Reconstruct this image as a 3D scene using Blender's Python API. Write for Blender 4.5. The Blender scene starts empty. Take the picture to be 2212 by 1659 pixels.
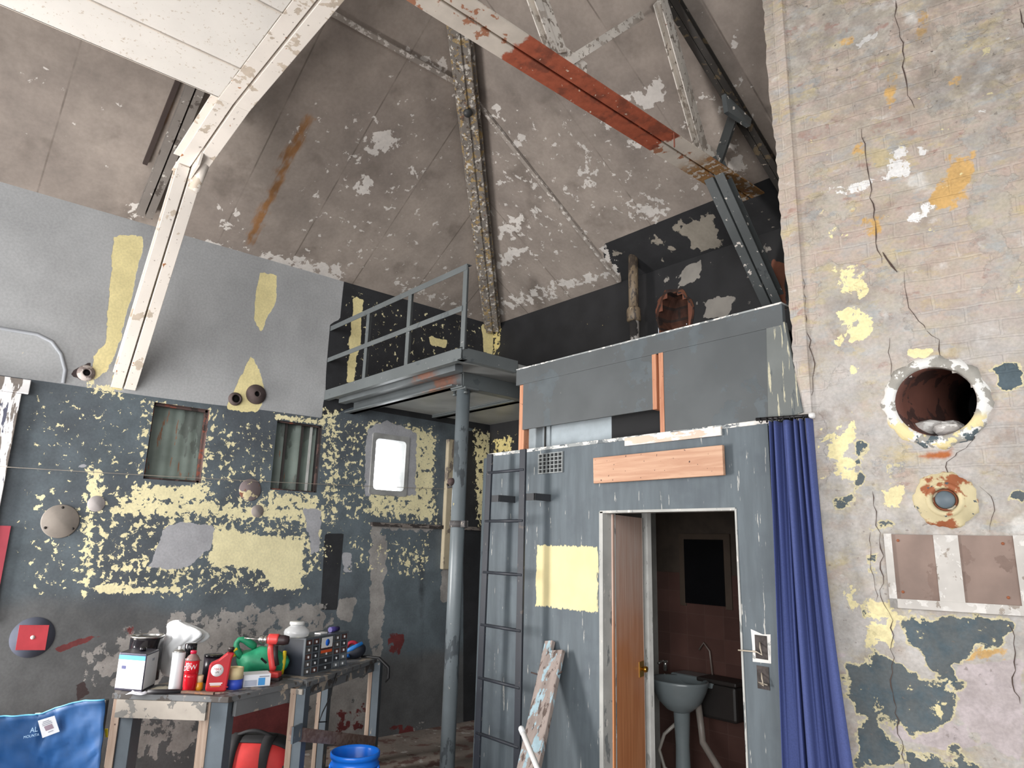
import bpy, bmesh, math, random
import numpy as np
from mathutils import Vector, Matrix, Euler

random.seed(7)
scene = bpy.context.scene
COL = scene.collection

# ------------------------------------------------------------------ camera
F_PX, YAW, PITCH, ROLL = 1490.0, 0.857, 0.2284, 0.0274
EYE = 1.65                       # camera height above the floor; floor is z = -EYE
FL = -EYE
cyw, syw = math.cos(YAW), math.sin(YAW)
FWD = Vector((-syw * math.cos(PITCH), cyw * math.cos(PITCH), math.sin(PITCH)))
_r = Vector((cyw, syw, 0)); _u = _r.cross(FWD)
RIGHT = _r * math.cos(ROLL) + _u * math.sin(ROLL)
UP = -_r * math.sin(ROLL) + _u * math.cos(ROLL)
cam = bpy.data.cameras.new('camera'); cam_o = bpy.data.objects.new('camera', cam); COL.objects.link(cam_o)
cam.sensor_width = 36.0; cam.lens = F_PX / 2212.0 * 36.0; cam.clip_start = 0.05
mw = Matrix((RIGHT, UP, -FWD)).transposed().to_4x4()
cam_o.matrix_world = mw
scene.camera = cam_o
scene.view_settings.view_transform = 'Standard'
scene.view_settings.look = 'None'
scene.view_settings.exposure = 0.0

# surveying helpers: where the sight line of a photo point meets a real plane of the room
def ray(px, py):
    return RIGHT * ((px - 1106.0) / F_PX) - UP * ((py - 829.5) / F_PX) + FWD
def onX(px, py, X): d = ray(px, py); return d * (X / d.x)
def onY(px, py, Y): d = ray(px, py); return d * (Y / d.y)
def onZ(px, py, Z): d = ray(px, py); return d * (Z / d.z)
def proj(p):
    d = p.dot(FWD)
    return (1106 + F_PX * p.dot(RIGHT) / d, 829.5 - F_PX * p.dot(UP) / d)
def mpp(p): return p.dot(FWD) / F_PX          # metres covered by one photo pixel at p
def onPlane(px, py, o, n):
    d = ray(px, py); return d * (n.dot(o) / n.dot(d))

XL = -5.6          # left wall
YB = 4.56          # back wall
ZE = 2.335         # eaves
SL = 0.60          # roof slope
YC = 3.14          # cubicle front
BO = Vector((-1.547, 3.14, 0)); BD = Vector((0.9693, 0.246, 0)).normalized(); BN = Vector((BD.y, -BD.x, 0))   # brick wall
def onB(px, py): return onPlane(px, py, BO, BN)
def B(u, z, off=0.0): return BO + BD * u + Vector((0, 0, z)) + BN * off
def Buv(px, py): p = onB(px, py); return ((p - BO).dot(BD), p.z)
RN_B = Vector((0, SL, 1)).normalized(); RO_B = Vector((0, YB, ZE))
RN_L = Vector((-SL, 0, 1)).normalized(); RO_L = Vector((XL, 0, ZE))
def onRB(px, py): return onPlane(px, py, RO_B, RN_B)
def onRL(px, py): return onPlane(px, py, RO_L, RN_L)

# ------------------------------------------------------------------ colours
def C(r, g, b):
    f = lambda v: (v / 255 / 12.92) if v / 255 <= 0.04045 else ((v / 255 + 0.055) / 1.055) ** 2.4
    return (f(r), f(g), f(b), 1.0)

class G:
    """a small node graph"""
    def __init__(s, name, rough=0.6, metal=0.0, space='obj'):
        s.m = bpy.data.materials.new(name); s.m.use_nodes = True
        s.nt = s.m.node_tree; s.n = s.nt.nodes; s.l = s.nt.links
        s.b = s.n['Principled BSDF']; s.b.inputs['Roughness'].default_value = rough; s.b.inputs['Metallic'].default_value = metal
        if space == 'world':
            s.vec = s.n.new('ShaderNodeNewGeometry').outputs['Position']
        else:
            s.vec = s.n.new('ShaderNodeTexCoord').outputs['Object']
    def put(s, sock, v):
        if hasattr(v, 'links') or isinstance(v, bpy.types.NodeSocket): s.l.new(v, sock)
        else: sock.default_value = v
    def map(s, scale=(1, 1, 1), rot=(0, 0, 0), loc=(0, 0, 0), vec=None):
        k = s.n.new('ShaderNodeMapping'); s.l.new(vec or s.vec, k.inputs['Vector'])
        k.inputs['Scale'].default_value = scale; k.inputs['Rotation'].default_value = rot; k.inputs['Location'].default_value = loc
        return k.outputs['Vector']
    def noise(s, scale, detail=4, rough=0.55, vec=None, dist=0.0):
        k = s.n.new('ShaderNodeTexNoise'); s.l.new(vec or s.vec, k.inputs['Vector'])
        k.inputs['Scale'].default_value = scale; k.inputs['Detail'].default_value = detail
        k.inputs['Roughness'].default_value = rough; k.inputs['Distortion'].default_value = dist
        return k.outputs['Fac']
    def voro(s, scale, vec=None, feat='F1', out='Distance'):
        k = s.n.new('ShaderNodeTexVoronoi'); s.l.new(vec or s.vec, k.inputs['Vector']); k.feature = feat
        k.inputs['Scale'].default_value = scale
        return k.outputs[out]
    def attr(s, name):
        k = s.n.new('ShaderNodeAttribute'); k.attribute_name = name; return k.outputs['Fac']
    def math(s, op, a, b=None, c=None, clamp=False):
        k = s.n.new('ShaderNodeMath'); k.operation = op; k.use_clamp = clamp
        s.put(k.inputs[0], a)
        if b is not None: s.put(k.inputs[1], b)
        if c is not None: s.put(k.inputs[2], c)
        return k.outputs[0]
    def step(s, v, a, b, o0=0.0, o1=1.0):
        k = s.n.new('ShaderNodeMapRange'); k.interpolation_type = 'SMOOTHSTEP'
        s.put(k.inputs['Value'], v); k.inputs['From Min'].default_value = a; k.inputs['From Max'].default_value = b
        k.inputs['To Min'].default_value = o0; k.inputs['To Max'].default_value = o1
        return k.outputs[0]
    def mix(s, fac, a, b, mode='MIX'):
        k = s.n.new('ShaderNodeMix'); k.data_type = 'RGBA'; k.blend_type = mode
        s.put(k.inputs[0], fac); s.put(k.inputs[6], a); s.put(k.inputs[7], b)
        return k.outputs[2]
    def sep(s, vec=None):
        k = s.n.new('ShaderNodeSeparateXYZ'); s.l.new(vec or s.vec, k.inputs[0]); return k.outputs
    def tint(s, col, fac, lo=0.8, hi=1.15):
        """multiply a colour by a noise value"""
        v = s.step(fac, 0.3, 0.7, lo, hi)
        k = s.n.new('ShaderNodeCombineXYZ')
        for i in range(3): s.l.new(v, k.inputs[i])
        return s.mix(1.0, col, k.outputs[0], 'MULTIPLY')
    def bump(s, h, strength=0.3, dist=0.01):
        k = s.n.new('ShaderNodeBump'); s.put(k.inputs['Height'], h)
        k.inputs['Strength'].default_value = strength; k.inputs['Distance'].default_value = dist
        s.l.new(k.outputs['Normal'], s.b.inputs['Normal'])
    def out(s, col, rough=None):
        s.put(s.b.inputs['Base Color'], col)
        if rough is not None: s.put(s.b.inputs['Roughness'], rough)
        return s.m

def plain(name, c, rough=0.5, metal=0.0, var=0.12, scale=8.0, bump=0.0):
    g = G(name, rough, metal)
    col = g.tint(c, g.noise(scale, 5), 1 - var, 1 + var)
    if bump: g.bump(g.noise(scale * 6, 4), bump, 0.004)
    return g.out(col)

def worn(name, c, layers, rough=0.6, metal=0.0, var=0.15, scale=4.0, bump=0.15, stretch=(1, 1, 1), space='obj'):
    """painted surface with flaked-off patches: layers = (colour, noise scale, threshold, stretch)"""
    g = G(name, rough, metal, space)
    col = g.tint(c, g.noise(scale, 5, vec=g.map(stretch)), 1 - var, 1 + var)
    h = None
    for i, (lc, sc, th, st) in enumerate(layers):
        n = g.noise(sc, 6, 0.6, vec=g.map(st, loc=(i * 3.1 + 0.7, i * 1.7, i * 2.3)))
        f = g.step(n, th, th + 0.015)
        col = g.mix(f, col, g.tint(lc, g.noise(sc * 2, 4), 0.85, 1.1))
        h = f if h is None else g.math('MAXIMUM', h, f)
    if h is not None: g.bump(h, bump, 0.003)
    return g.out(col)

# ------------------------------------------------------------------ mesh helpers
class MB:
    def __init__(s): s.v = []; s.f = []; s.sm = []
    def add(s, vs, fs, smooth=False):
        o = len(s.v); s.v += [Vector(v) for v in vs]
        for f in fs: s.f.append([o + i for i in f]); s.sm.append(smooth)
        return s
    def frame(s, o, ax, ay, az, lo, hi):
        """a box given in a frame"""
        o = Vector(o); vs = []
        for k in (0, 1):
            for j in (0, 1):
                for i in (0, 1):
                    vs.append(o + ax * (hi[0] if i else lo[0]) + ay * (hi[1] if j else lo[1]) + az * (hi[2] if k else lo[2]))
        return s.add(vs, [(0, 2, 3, 1), (4, 5, 7, 6), (0, 1, 5, 4), (2, 6, 7, 3), (0, 4, 6, 2), (1, 3, 7, 5)])
    def box(s, lo, hi):
        return s.frame((0, 0, 0), Vector((1, 0, 0)), Vector((0, 1, 0)), Vector((0, 0, 1)), lo, hi)
    def ext(s, poly, p0, p1, side, up, cap=True):
        """extrude a 2-D profile (side, up) from p0 to p1"""
        p0 = Vector(p0); p1 = Vector(p1); n = len(poly)
        vs = [p0 + side * a + up * b for a, b in poly] + [p1 + side * a + up * b for a, b in poly]
        fs = [(i, (i + 1) % n, n + (i + 1) % n, n + i) for i in range(n)]
        if cap: fs += [tuple(reversed(range(n))), tuple(range(n, 2 * n))]
        return s.add(vs, fs)
    def bar(s, p0, p1, w, h, up=Vector((0, 0, 1))):
        p0 = Vector(p0); p1 = Vector(p1); d = (p1 - p0).normalized(); sd = d.cross(up).normalized(); u = sd.cross(d)
        return s.ext([(-w / 2, -h / 2), (w / 2, -h / 2), (w / 2, h / 2), (-w / 2, h / 2)], p0, p1, sd, u)
    def chan(s, p0, p1, w, h, t, up, flip=1, off=0.0):
        """a C channel: web along 'up', flanges pointing to flip*side"""
        p0 = Vector(p0); p1 = Vector(p1); d = (p1 - p0).normalized(); sd = d.cross(up).normalized(); u = sd.cross(d)
        P = [(0, 0), (w, 0), (w, t), (t, t), (t, h - t), (w, h - t), (w, h), (0, h)]
        P = [(flip * (a + off), b) for a, b in P]
        return s.ext(P if flip > 0 else P[::-1], p0, p1, sd, u)
    def tube(s, pts, r, n=12, cap=True, smooth=True):
        pts = [Vector(p) for p in pts]; m = len(pts); rr = r if isinstance(r, (list, tuple)) else [r] * m
        vs = []; prev = None
        for i, p in enumerate(pts):
            d = (pts[min(i + 1, m - 1)] - pts[max(i - 1, 0)]).normalized()
            if prev is None:
                a = d.orthogonal().normalized()
            else:
                a = (prev - d * prev.dot(d)).normalized()
            prev = a; b = d.cross(a)
            for k in range(n):
                t = 2 * math.pi * k / n; vs.append(p + (a * math.cos(t) + b * math.sin(t)) * rr[i])
        fs = []
        for i in range(m - 1):
            for k in range(n):
                fs.append((i * n + k, i * n + (k + 1) % n, (i + 1) * n + (k + 1) % n, (i + 1) * n + k))
        s.add(vs, fs, smooth)
        if cap:
            o = len(s.v) - m * n
            s.f.append([o + k for k in reversed(range(n))]); s.sm.append(False)
            s.f.append([o + (m - 1) * n + k for k in range(n)]); s.sm.append(False)
        return s
    def lathe(s, prof, o, ax, n=24, smooth=True, sx=1.0, sy=1.0, a=None):
        """prof: (radius, height) pairs around axis ax from o"""
        o = Vector(o); ax = Vector(ax).normalized(); a = (Vector(a) - ax * Vector(a).dot(ax)).normalized() if a is not None else ax.orthogonal().normalized(); b = ax.cross(a)
        vs = []; m = len(prof)
        for r, h in prof:
            for k in range(n):
                t = 2 * math.pi * k / n; vs.append(o + ax * h + a * (r * sx * math.cos(t)) + b * (r * sy * math.sin(t)))
        fs = [(i * n + k, i * n + (k + 1) % n, (i + 1) * n + (k + 1) % n, (i + 1) * n + k) for i in range(m - 1) for k in range(n)]
        s.add(vs, fs, smooth); o0 = len(s.v) - m * n
        if prof[0][0] > 1e-5: s.f.append([o0 + k for k in reversed(range(n))]); s.sm.append(False)
        if prof[-1][0] > 1e-5: s.f.append([o0 + (m - 1) * n + k for k in range(n)]); s.sm.append(False)
        return s
    def ring(s, prof, o, ax, n=32, smooth=True, jag=None):
        """closed profile swept round an axis (no caps)"""
        o = Vector(o); ax = Vector(ax).normalized(); a = ax.orthogonal().normalized(); b = ax.cross(a); m = len(prof); vs = []
        for i, (r, h) in enumerate(prof):
            for k in range(n):
                t = 2 * math.pi * k / n; q = r + (jag(i, k) if jag else 0)
                vs.append(o + ax * h + a * (q * math.cos(t)) + b * (q * math.sin(t)))
        fs = [(i * n + k, i * n + (k + 1) % n, ((i + 1) % m) * n + (k + 1) % n, ((i + 1) % m) * n + k) for i in range(m) for k in range(n)]
        return s.add(vs, fs, smooth)
    def prism(s, pts, n, t, smooth=False):
        """flat polygon with thickness t along n"""
        pts = [Vector(p) for p in pts]; n = Vector(n); k = len(pts)
        vs = pts + [p + n * t for p in pts]
        return s.add(vs, [tuple(reversed(range(k))), tuple(range(k, 2 * k))] + [(i, (i + 1) % k, k + (i + 1) % k, k + i) for i in range(k)])
    def build(s, name, mat, parent=None, bevel=0.0, sub=0, solid=0.0):
        me = bpy.data.meshes.new(name); me.from_pydata([tuple(v) for v in s.v], [], s.f); me.update()
        bm = bmesh.new(); bm.from_mesh(me)
        bmesh.ops.recalc_face_normals(bm, faces=bm.faces); bm.to_mesh(me); bm.free()
        me.polygons.foreach_set('use_smooth', s.sm)
        me.materials.append(mat)
        o = bpy.data.objects.new(name, me); COL.objects.link(o)
        if parent is not None:
            o.parent = parent
            off = Vector((0, 0, 0)); q = parent
            while q is not None: off += q.location; q = q.parent
            me.transform(Matrix.Translation(-off))
        if bevel:
            k = o.modifiers.new('bevel', 'BEVEL'); k.width = bevel; k.segments = 2; k.limit_method = 'ANGLE'; k.angle_limit = math.radians(40)
        if sub:
            k = o.modifiers.new('subsurf', 'SUBSURF'); k.levels = sub; k.render_levels = sub
        if solid:
            k = o.modifiers.new('solid', 'SOLIDIFY'); k.thickness = solid; k.offset = 0
        return o

def tag(o, label=None, cat=None, group=None, kind=None):
    if label: o['label'] = label
    if cat: o['category'] = cat
    if group: o['group'] = group
    if kind: o['kind'] = kind
    return o
def thing(name, loc, label, cat, group=None):
    o = bpy.data.objects.new(name, None); o.empty_display_size = 0.1; COL.objects.link(o); o.location = loc
    return tag(o, label, cat, group)
def struct(o): o['kind'] = 'structure'; return o
def text_mesh(name, body, size, o, ax, ay, mat, parent=None, ext=0.0006, align='CENTER', shear=0.0):
    cu = bpy.data.curves.new(name, 'FONT'); cu.body = body; cu.size = size; cu.extrude = ext; cu.align_x = align; cu.align_y = 'CENTER'; cu.shear = shear
    t = bpy.data.objects.new(name, cu); COL.objects.link(t)
    bpy.context.view_layer.update()
    me = bpy.data.meshes.new_from_object(t.evaluated_get(bpy.context.evaluated_depsgraph_get()))
    bpy.data.objects.remove(t); bpy.data.curves.remove(cu)
    az = ax.cross(ay)
    me.transform(Matrix.Translation(o) @ Matrix((ax, ay, az)).transposed().to_4x4())
    me.materials.clear(); me.materials.append(mat); me.name = name
    ob = bpy.data.objects.new(name, me); COL.objects.link(ob)
    if parent is not None:
        off = Vector((0, 0, 0)); q = parent
        while q is not None: off += q.location; q = q.parent
        ob.parent = parent; me.transform(Matrix.Translation(-off))
    return ob

# polygons painted as soft densities on a wall grid; the shader breaks them into flakes
def poly_sd(P, poly):
    """signed distance (inside > 0) of points P (n,2) to polygon"""
    x = P[:, 0]; y = P[:, 1]; n = len(poly); d = np.full(len(P), 1e9); ins = np.zeros(len(P), bool)
    for i in range(n):
        ax_, ay_ = poly[i]; bx_, by_ = poly[(i + 1) % n]
        ex, ey = bx_ - ax_, by_ - ay_; L2 = ex * ex + ey * ey + 1e-12
        t = np.clip(((x - ax_) * ex + (y - ay_) * ey) / L2, 0, 1)
        d = np.minimum(d, np.hypot(x - ax_ - t * ex, y - ay_ - t * ey))
        c = ((ay_ > y) != (by_ > y)) & (x < (bx_ - ax_) * (y - ay_) / ((by_ - ay_) if abs(by_ - ay_) > 1e-9 else 1e-9) + ax_)
        ins ^= c
    return np.where(ins, d, -d)
def paint(me, P, chans):
    """chans: name -> list of (polygon, amplitude, softness)"""
    for name, lst in chans.items():
        D = np.zeros(len(P))
        for poly, amp, w in lst:
            sd = poly_sd(P, poly); s = np.clip((sd + w) / (2 * w), 0, 1); D = np.maximum(D, amp * s * s * (3 - 2 * s))
        a = me.attributes.new(name, 'FLOAT', 'POINT'); a.data.foreach_set('value', D.astype(np.float32))

def grid_mesh(name, us, vs, fn, mat, skip=None, keep=None):
    me = bpy.data.meshes.new(name); nu, nv = len(us), len(vs)
    V = [tuple(fn(u, v)) for v in vs for u in us]; Fc = []
    for j in range(nv - 1):
        for i in range(nu - 1):
            uc = (us[i] + us[i + 1]) / 2; vc = (vs[j] + vs[j + 1]) / 2
            if skip and skip(uc, vc): continue
            Fc.append((j * nu + i, j * nu + i + 1, (j + 1) * nu + i + 1, (j + 1) * nu + i))
    me.from_pydata(V, [], Fc); me.materials.append(mat); me.update()
    o = bpy.data.objects.new(name, me); COL.objects.link(o)
    return o, np.array([(u, v) for v in vs for u in us])
def ticks(a, b, step, extra=()):
    t = list(np.arange(a, b, step)) + [b] + list(extra); t = sorted(t); r = [t[0]]
    ex = set(extra) | {a, b}
    for q in t[1:]:
        if q - r[-1] < step * 0.35:
            if q in ex and r[-1] not in ex: r[-1] = q
            elif q in ex and q != r[-1]: r.append(q)
            continue
        r.append(q)
    return r

# ================================================================== SETTING
def L2(pts): return [(onX(x, y, XL).y, onX(x, y, XL).z) for x, y in pts]
def LB(pts): return [(onY(x, y, YB).x, onY(x, y, YB).z) for x, y in pts]
def BB(pts): return [Buv(x, y) for x, y in pts]
def RLp(pts): return [(onRL(x, y).x, onRL(x, y).y) for x, y in pts]
def RBp(pts): return [(onRB(x, y).x, onRB(x, y).y) for x, y in pts]
def ell(cx, cy, rx, ry, n=12): return [(cx + rx * math.cos(2 * math.pi * i / n), cy + ry * math.sin(2 * math.pi * i / n)) for i in range(n)]

def flake(g, base, chan, col, n, gain, edge=0.02, thr=0.5, tint=(0.88, 1.08), tn=None):
    d = g.math('MULTIPLY_ADD', g.math('SUBTRACT', n, 0.5), gain, g.attr(chan))
    f = g.step(d, thr - edge, thr + edge)
    c = g.tint(col, tn, *tint) if tn is not None else col
    return g.mix(f, base, c), f

# ---- left wall -----------------------------------------------------
def wall_left_mat():
    g = G('peeling_wall_paint', 0.75, space='world')
    big = g.noise(1.3, 4); mid = g.noise(6, 5); fine = g.noise(60, 3)
    sharp = g.noise(23, 7, 0.64, dist=0.3)
    sharp2 = g.noise(9, 6, 0.6, vec=g.map(loc=(5, 2, 1)))
    tall = g.noise(11, 6, 0.6, vec=g.map((1, 1, 0.45), loc=(2, 7, 4)))
    slate = g.tint(C(94, 104, 110), mid, 0.84, 1.16)
    slate = g.mix(g.step(big, 0.4, 0.65), slate, g.tint(C(80, 86, 92), mid, 0.85, 1.12))
    col = slate
    col, _ = flake(g, col, 'grime', g.tint(C(90, 91, 92), mid, 0.8, 1.15), g.noise(3, 4), 0.7, 0.25)
    col, _ = flake(g, col, 'blackp', g.tint(C(40, 41, 44), mid, 0.8, 1.3), sharp2, 0.05, 0.02)
    grey = g.tint(C(168, 169, 170), g.noise(2.2, 5), 0.88, 1.08)
    grey = g.mix(g.step(g.noise(2.1, 5, vec=g.map((1, 1, .35))), 0.45, 0.8, 0, .35), grey, C(128, 129, 131))
    col, fg = flake(g, col, 'greyp', grey, sharp2, 0.02, 0.01)
    col, f1 = flake(g, col, 'plaster', C(158, 154, 150), sharp2, 1.5, 0.03, tn=mid, tint=(0.7, 1.1))
    col, _ = flake(g, col, 'redp', C(108, 48, 48), sharp2, 1.2, 0.03, tn=mid, tint=(0.7, 1.15))
    col, f2 = flake(g, col, 'yellow', C(236, 226, 182), sharp, 2.1, 0.02, tn=mid, tint=(0.9, 1.06))
    col, f3 = flake(g, col, 'yellow2', C(234, 220, 164), tall, 1.2, 0.02, tn=mid, tint=(0.9, 1.06))
    col, _ = flake(g, col, 'bare', C(168, 168, 172), sharp2, 0.9, 0.02, tn=mid)
    col, _ = flake(g, col, 'hole', C(62, 50, 50), sharp2, 0.9, 0.03, tn=mid)
    col = g.tint(col, fine, 0.93, 1.07)
    h = g.math('ADD', g.math('MULTIPLY', g.math('MAXIMUM', g.math('MAXIMUM', f2, f3), f1), -0.5), g.math('MULTIPLY', mid, 0.4))
    g.bump(h, 0.35, 0.004)
    return g.out(col)
M_wallL = wall_left_mat()

# openings in the left wall: (y0, y1, z0, z1)
def rectL(pts):
    q = L2(pts); ys = [a for a, b in q]; zs = [b for a, b in q]
    return (sum(sorted(ys)[:2]) / 2, sum(sorted(ys)[2:]) / 2, sum(sorted(zs)[:2]) / 2, sum(sorted(zs)[2:]) / 2)
W1 = rectL([(334, 869), (454, 885), (432, 1042), (309, 1035)])
W2 = rectL([(597, 907), (698, 921), (682, 1064), (586, 1057)])
W3 = rectL([(812, 950), (874, 950), (874, 1060), (803, 1060)])
PIPE_HOLES = [(Buv(0, 0)) for _ in ()]
HL = [(onX(508, 862, XL), 0.042), (onX(553, 853, XL), 0.03)]
ys = ticks(-3.6, YB, 0.03, [W1[0], W1[1], W2[0], W2[1], W3[0], W3[1]])
zs = ticks(FL, ZE, 0.03, [W1[2], W1[3], W2[2], W2[3], W3[2], W3[3]])
def skipL(u, v):
    return any(a < u < b and c < v < d for a, b, c, d in (W1, W2, W3))
wl, P = grid_mesh('wall_left', ys, zs, lambda u, v: (XL, u, v), M_wallL, skipL); struct(wl)
greyband = L2([(0, 812), (62, 821), (380, 862), (694, 904), (703, 850), (712, 700), (735, 690), (744, 609), (0, 380)])
ex = [(-3.6, greyband[0][1])] + greyband[:-1] + [(greyband[-2][0], 3.2), (-3.6, 3.2)]
blk = L2([(744, 600), (735, 690), (712, 700), (706, 790), (697, 830), (697, 905), (760, 880), (1060, 930)]) + [(YB + .2, 0.95), (YB + .2, 2.6), (2.4, 2.6)]
paint(wl.data, P, {
    'greyp': [(ex, 1, 0.012)],
    'blackp': [(blk, 1, 0.02), (L2([(1000, 930), (1075, 930), (1060, 1560), (1000, 1560)]), .95, .1), (L2([(860, 1150), (960, 1150), (950, 1500), (870, 1500)]), .5, .25),
               (L2([(700, 1150), (745, 1150), (730, 1320), (690, 1320)]), .8, .05), (L2([(560, 1260), (660, 1290), (650, 1340), (560, 1320)]), .6, .2)],
    'grime': [([(-3, FL - .1), (YB, FL - .1), (YB, -1.0), (2.6, -.95), (2.2, -.62), (1.0, -.45), (-3, -.2)], .95, .25)],
    'yellow': [(L2([(180, 1040), (300, 1050), (700, 1070), (720, 1200), (650, 1285), (200, 1285), (150, 1200)]), .40, .1),
               (L2([(40, 1040), (180, 1060), (200, 1300), (20, 1290)]), .30, .12),
               (L2([(455, 1140), (660, 1165), (650, 1275), (590, 1270), (560, 1230), (455, 1222)]), .95, .04),
               (L2([(250, 1075), (700, 1095), (700, 1128), (245, 1112)]), .72, .05),
               (L2([(285, 1042), (450, 1046), (455, 1085), (270, 1082)]), .72, .05),
               (L2([(575, 1060), (690, 1068), (690, 1125), (575, 1105)]), .66, .06),
               (L2([(180, 1085), (208, 1090), (192, 1295), (165, 1295)]), .68, .06),
               (L2([(185, 1010), (225, 1010), (225, 1085), (180, 1085)]), .70, .05),
               (L2([(205, 1262), (400, 1270), (400, 1284), (200, 1284)]), .75, .02),
               (L2([(790, 905), (940, 925), (945, 1135), (790, 1115)]), .60, .08),
               (L2([(885, 930), (945, 940), (930, 1130), (880, 1110)]), .68, .05),
               (L2([(695, 880), (740, 880), (740, 1140), (690, 1140)]), .5, .08),
               (L2([(735, 900), (800, 900), (800, 1130), (735, 1130)]), .36, .08),
               (L2([(745, 620), (1040, 700), (1040, 760), (740, 860)]), .24, .1),
               (L2([(1020, 925), (1062, 935), (1062, 1150), (1030, 1140)]), .62, .06),
               (L2([(470, 900), (530, 910), (525, 1060), (455, 1060)]), .40, .1),
               (L2([(300, 860), (470, 885), (470, 905), (300, 880)]), .55, .04), (L2([(590, 893), (700, 905), (700, 920), (590, 905)]), .7, .03),
               (L2([(440, 890), (470, 895), (455, 1050), (430, 1045)]), .5, .05), (L2([(300, 880), (335, 880), (315, 1030), (285, 1030)]), .42, .05),
               (L2([(180, 810), (275, 835), (270, 870), (190, 860)]), .52, .07), (L2([(60, 830), (300, 860), (300, 1040), (40, 1040)]), .24, .1),
               (L2([(455, 895), (600, 905), (590, 1060), (440, 1050)]), .30, .1), (L2([(740, 1150), (930, 1150), (930, 1250), (740, 1250)]), .30, .15),
               (L2([(860, 1170), (930, 1170), (920, 1250), (870, 1250)]), .42, .06)],
    'yellow2': [(L2([(245, 505), (312, 512), (300, 560), (285, 640), (262, 730), (238, 800), (195, 822), (203, 770), (225, 740), (235, 640), (240, 570)]), .95, .05),
                (L2([(560, 585), (597, 595), (595, 650), (575, 690), (565, 718), (548, 690), (550, 640)]), .95, .03),
                (L2([(545, 760), (560, 800), (572, 850), (560, 890), (520, 893), (490, 880), (515, 820), (530, 800)]), .95, .04),
                (L2([(762, 640), (790, 645), (783, 720), (765, 830), (745, 826), (755, 720)]), .85, .05),
                (L2([(925, 725), (968, 735), (962, 752), (930, 745)]), .85, .03), (L2([(1040, 700), (1075, 705), (1072, 770), (1045, 760)]), .95, .04),
                (L2([(240, 800), (275, 815), (268, 845), (240, 845)]), .8, .03)],
    'plaster': [(L2([(380, 1320), (560, 1295), (700, 1300), (745, 1340), (700, 1400), (560, 1420), (300, 1420), (200, 1390)]), .60, .12),
                (L2([(180, 1385), (330, 1340), (480, 1320), (480, 1480), (250, 1500), (150, 1480)]), .54, .1),
                (L2([(260, 1500), (480, 1500), (480, 1659), (250, 1659)]), .50, .15), (L2([(655, 1470), (815, 1450), (805, 1600), (655, 1600)]), .75, .1),
                (L2([(800, 1150), (838, 1150), (828, 1450), (790, 1450)]), .72, .05), (L2([(968, 955), (990, 955), (975, 1300), (950, 1300)]), .7, .04),
                (L2([(730, 1290), (770, 1290), (762, 1345), (728, 1345)]), .8, .03), (L2([(835, 1560), (960, 1560), (960, 1600), (835, 1620)]), .55, .08),
                (L2([(800, 1125), (980, 1132), (980, 1150), (800, 1150)]), .6, .04)],
    'bare': [(L2([(350, 1140), (395, 1128), (465, 1130), (455, 1190), (400, 1230), (320, 1228)]), .9, .06), (L2([(650, 1090), (700, 1100), (692, 1190), (670, 1200)]), .7, .06),
             (L2([(788, 925), (830, 905), (905, 930), (900, 1075), (785, 1075)]), .72, .06), (L2([(738, 1190), (765, 1190), (765, 1240), (738, 1240)]), .62, .03), (L2([(165, 1000), (190, 1000), (185, 1015), (160, 1015)]), .7, .02)],
    'redp': [(L2([(490, 1545), (632, 1515), (635, 1600), (490, 1640)]), .95, .06), (L2([(115, 1400), (215, 1365), (240, 1372), (120, 1412)]), .75, .03),
             (L2([(255, 1360), (330, 1330), (330, 1375), (260, 1390)]), .42, .05), (L2([(836, 1360), (880, 1365), (870, 1420), (836, 1415)]), .6, .05),
             (L2([(700, 1520), (800, 1500), (800, 1580), (720, 1600)]), .42, .08), (L2([(835, 1560), (900, 1550), (900, 1600), (835, 1640)]), .55, .06)],
    'hole': [(L2([(148, 805), (175, 790), (198, 780), (200, 815), (180, 825), (160, 815)]), .85, .02), (L2(ell(527, 852, 36, 26)), .2, .03),
             (L2([(160, 1475), (185, 1470), (195, 1500), (165, 1520)]), .8, .03)],
})

# ---- back wall -----------------------------------------------------
def wall_back_mat():
    g = G('black_flaking_paint', 0.6, space='world')
    mid = g.noise(5, 5); sharp = g.noise(16, 6, 0.62); big = g.noise(7, 6, .6, vec=g.map(loc=(1, 1, 1)))
    col = g.tint(C(36, 36, 38), mid, 0.8, 1.25)
    col, f0 = flake(g, col, 'greyf', C(150, 145, 138), big, 1.3, 0.02, tn=mid, tint=(.75, 1.1))
    col, f1 = flake(g, col, 'yellow', C(215, 198, 135), sharp, 1.6, 0.02, tn=mid)
    col, f2 = flake(g, col, 'brick', C(134, 82, 62), big, 0.9, 0.03, tn=mid, tint=(.6, 1.1))
    g.bump(g.math('MAXIMUM', f0, f1), 0.3, 0.004)
    return g.out(col)
M_wallB = wall_back_mat()
HB = onY(1457, 690, YB); HBr = (0.17, 0.26)
xs = ticks(XL, 2.2, 0.05); zs2 = ticks(FL, ZE, 0.05)
wb, P = grid_mesh('wall_back', xs, zs2, lambda u, v: (u, YB, v), M_wallB, lambda u, v: ((u - HB.x) / .15) ** 2 + ((v - HB.z) / .24) ** 2 < 1); struct(wb)
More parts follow.
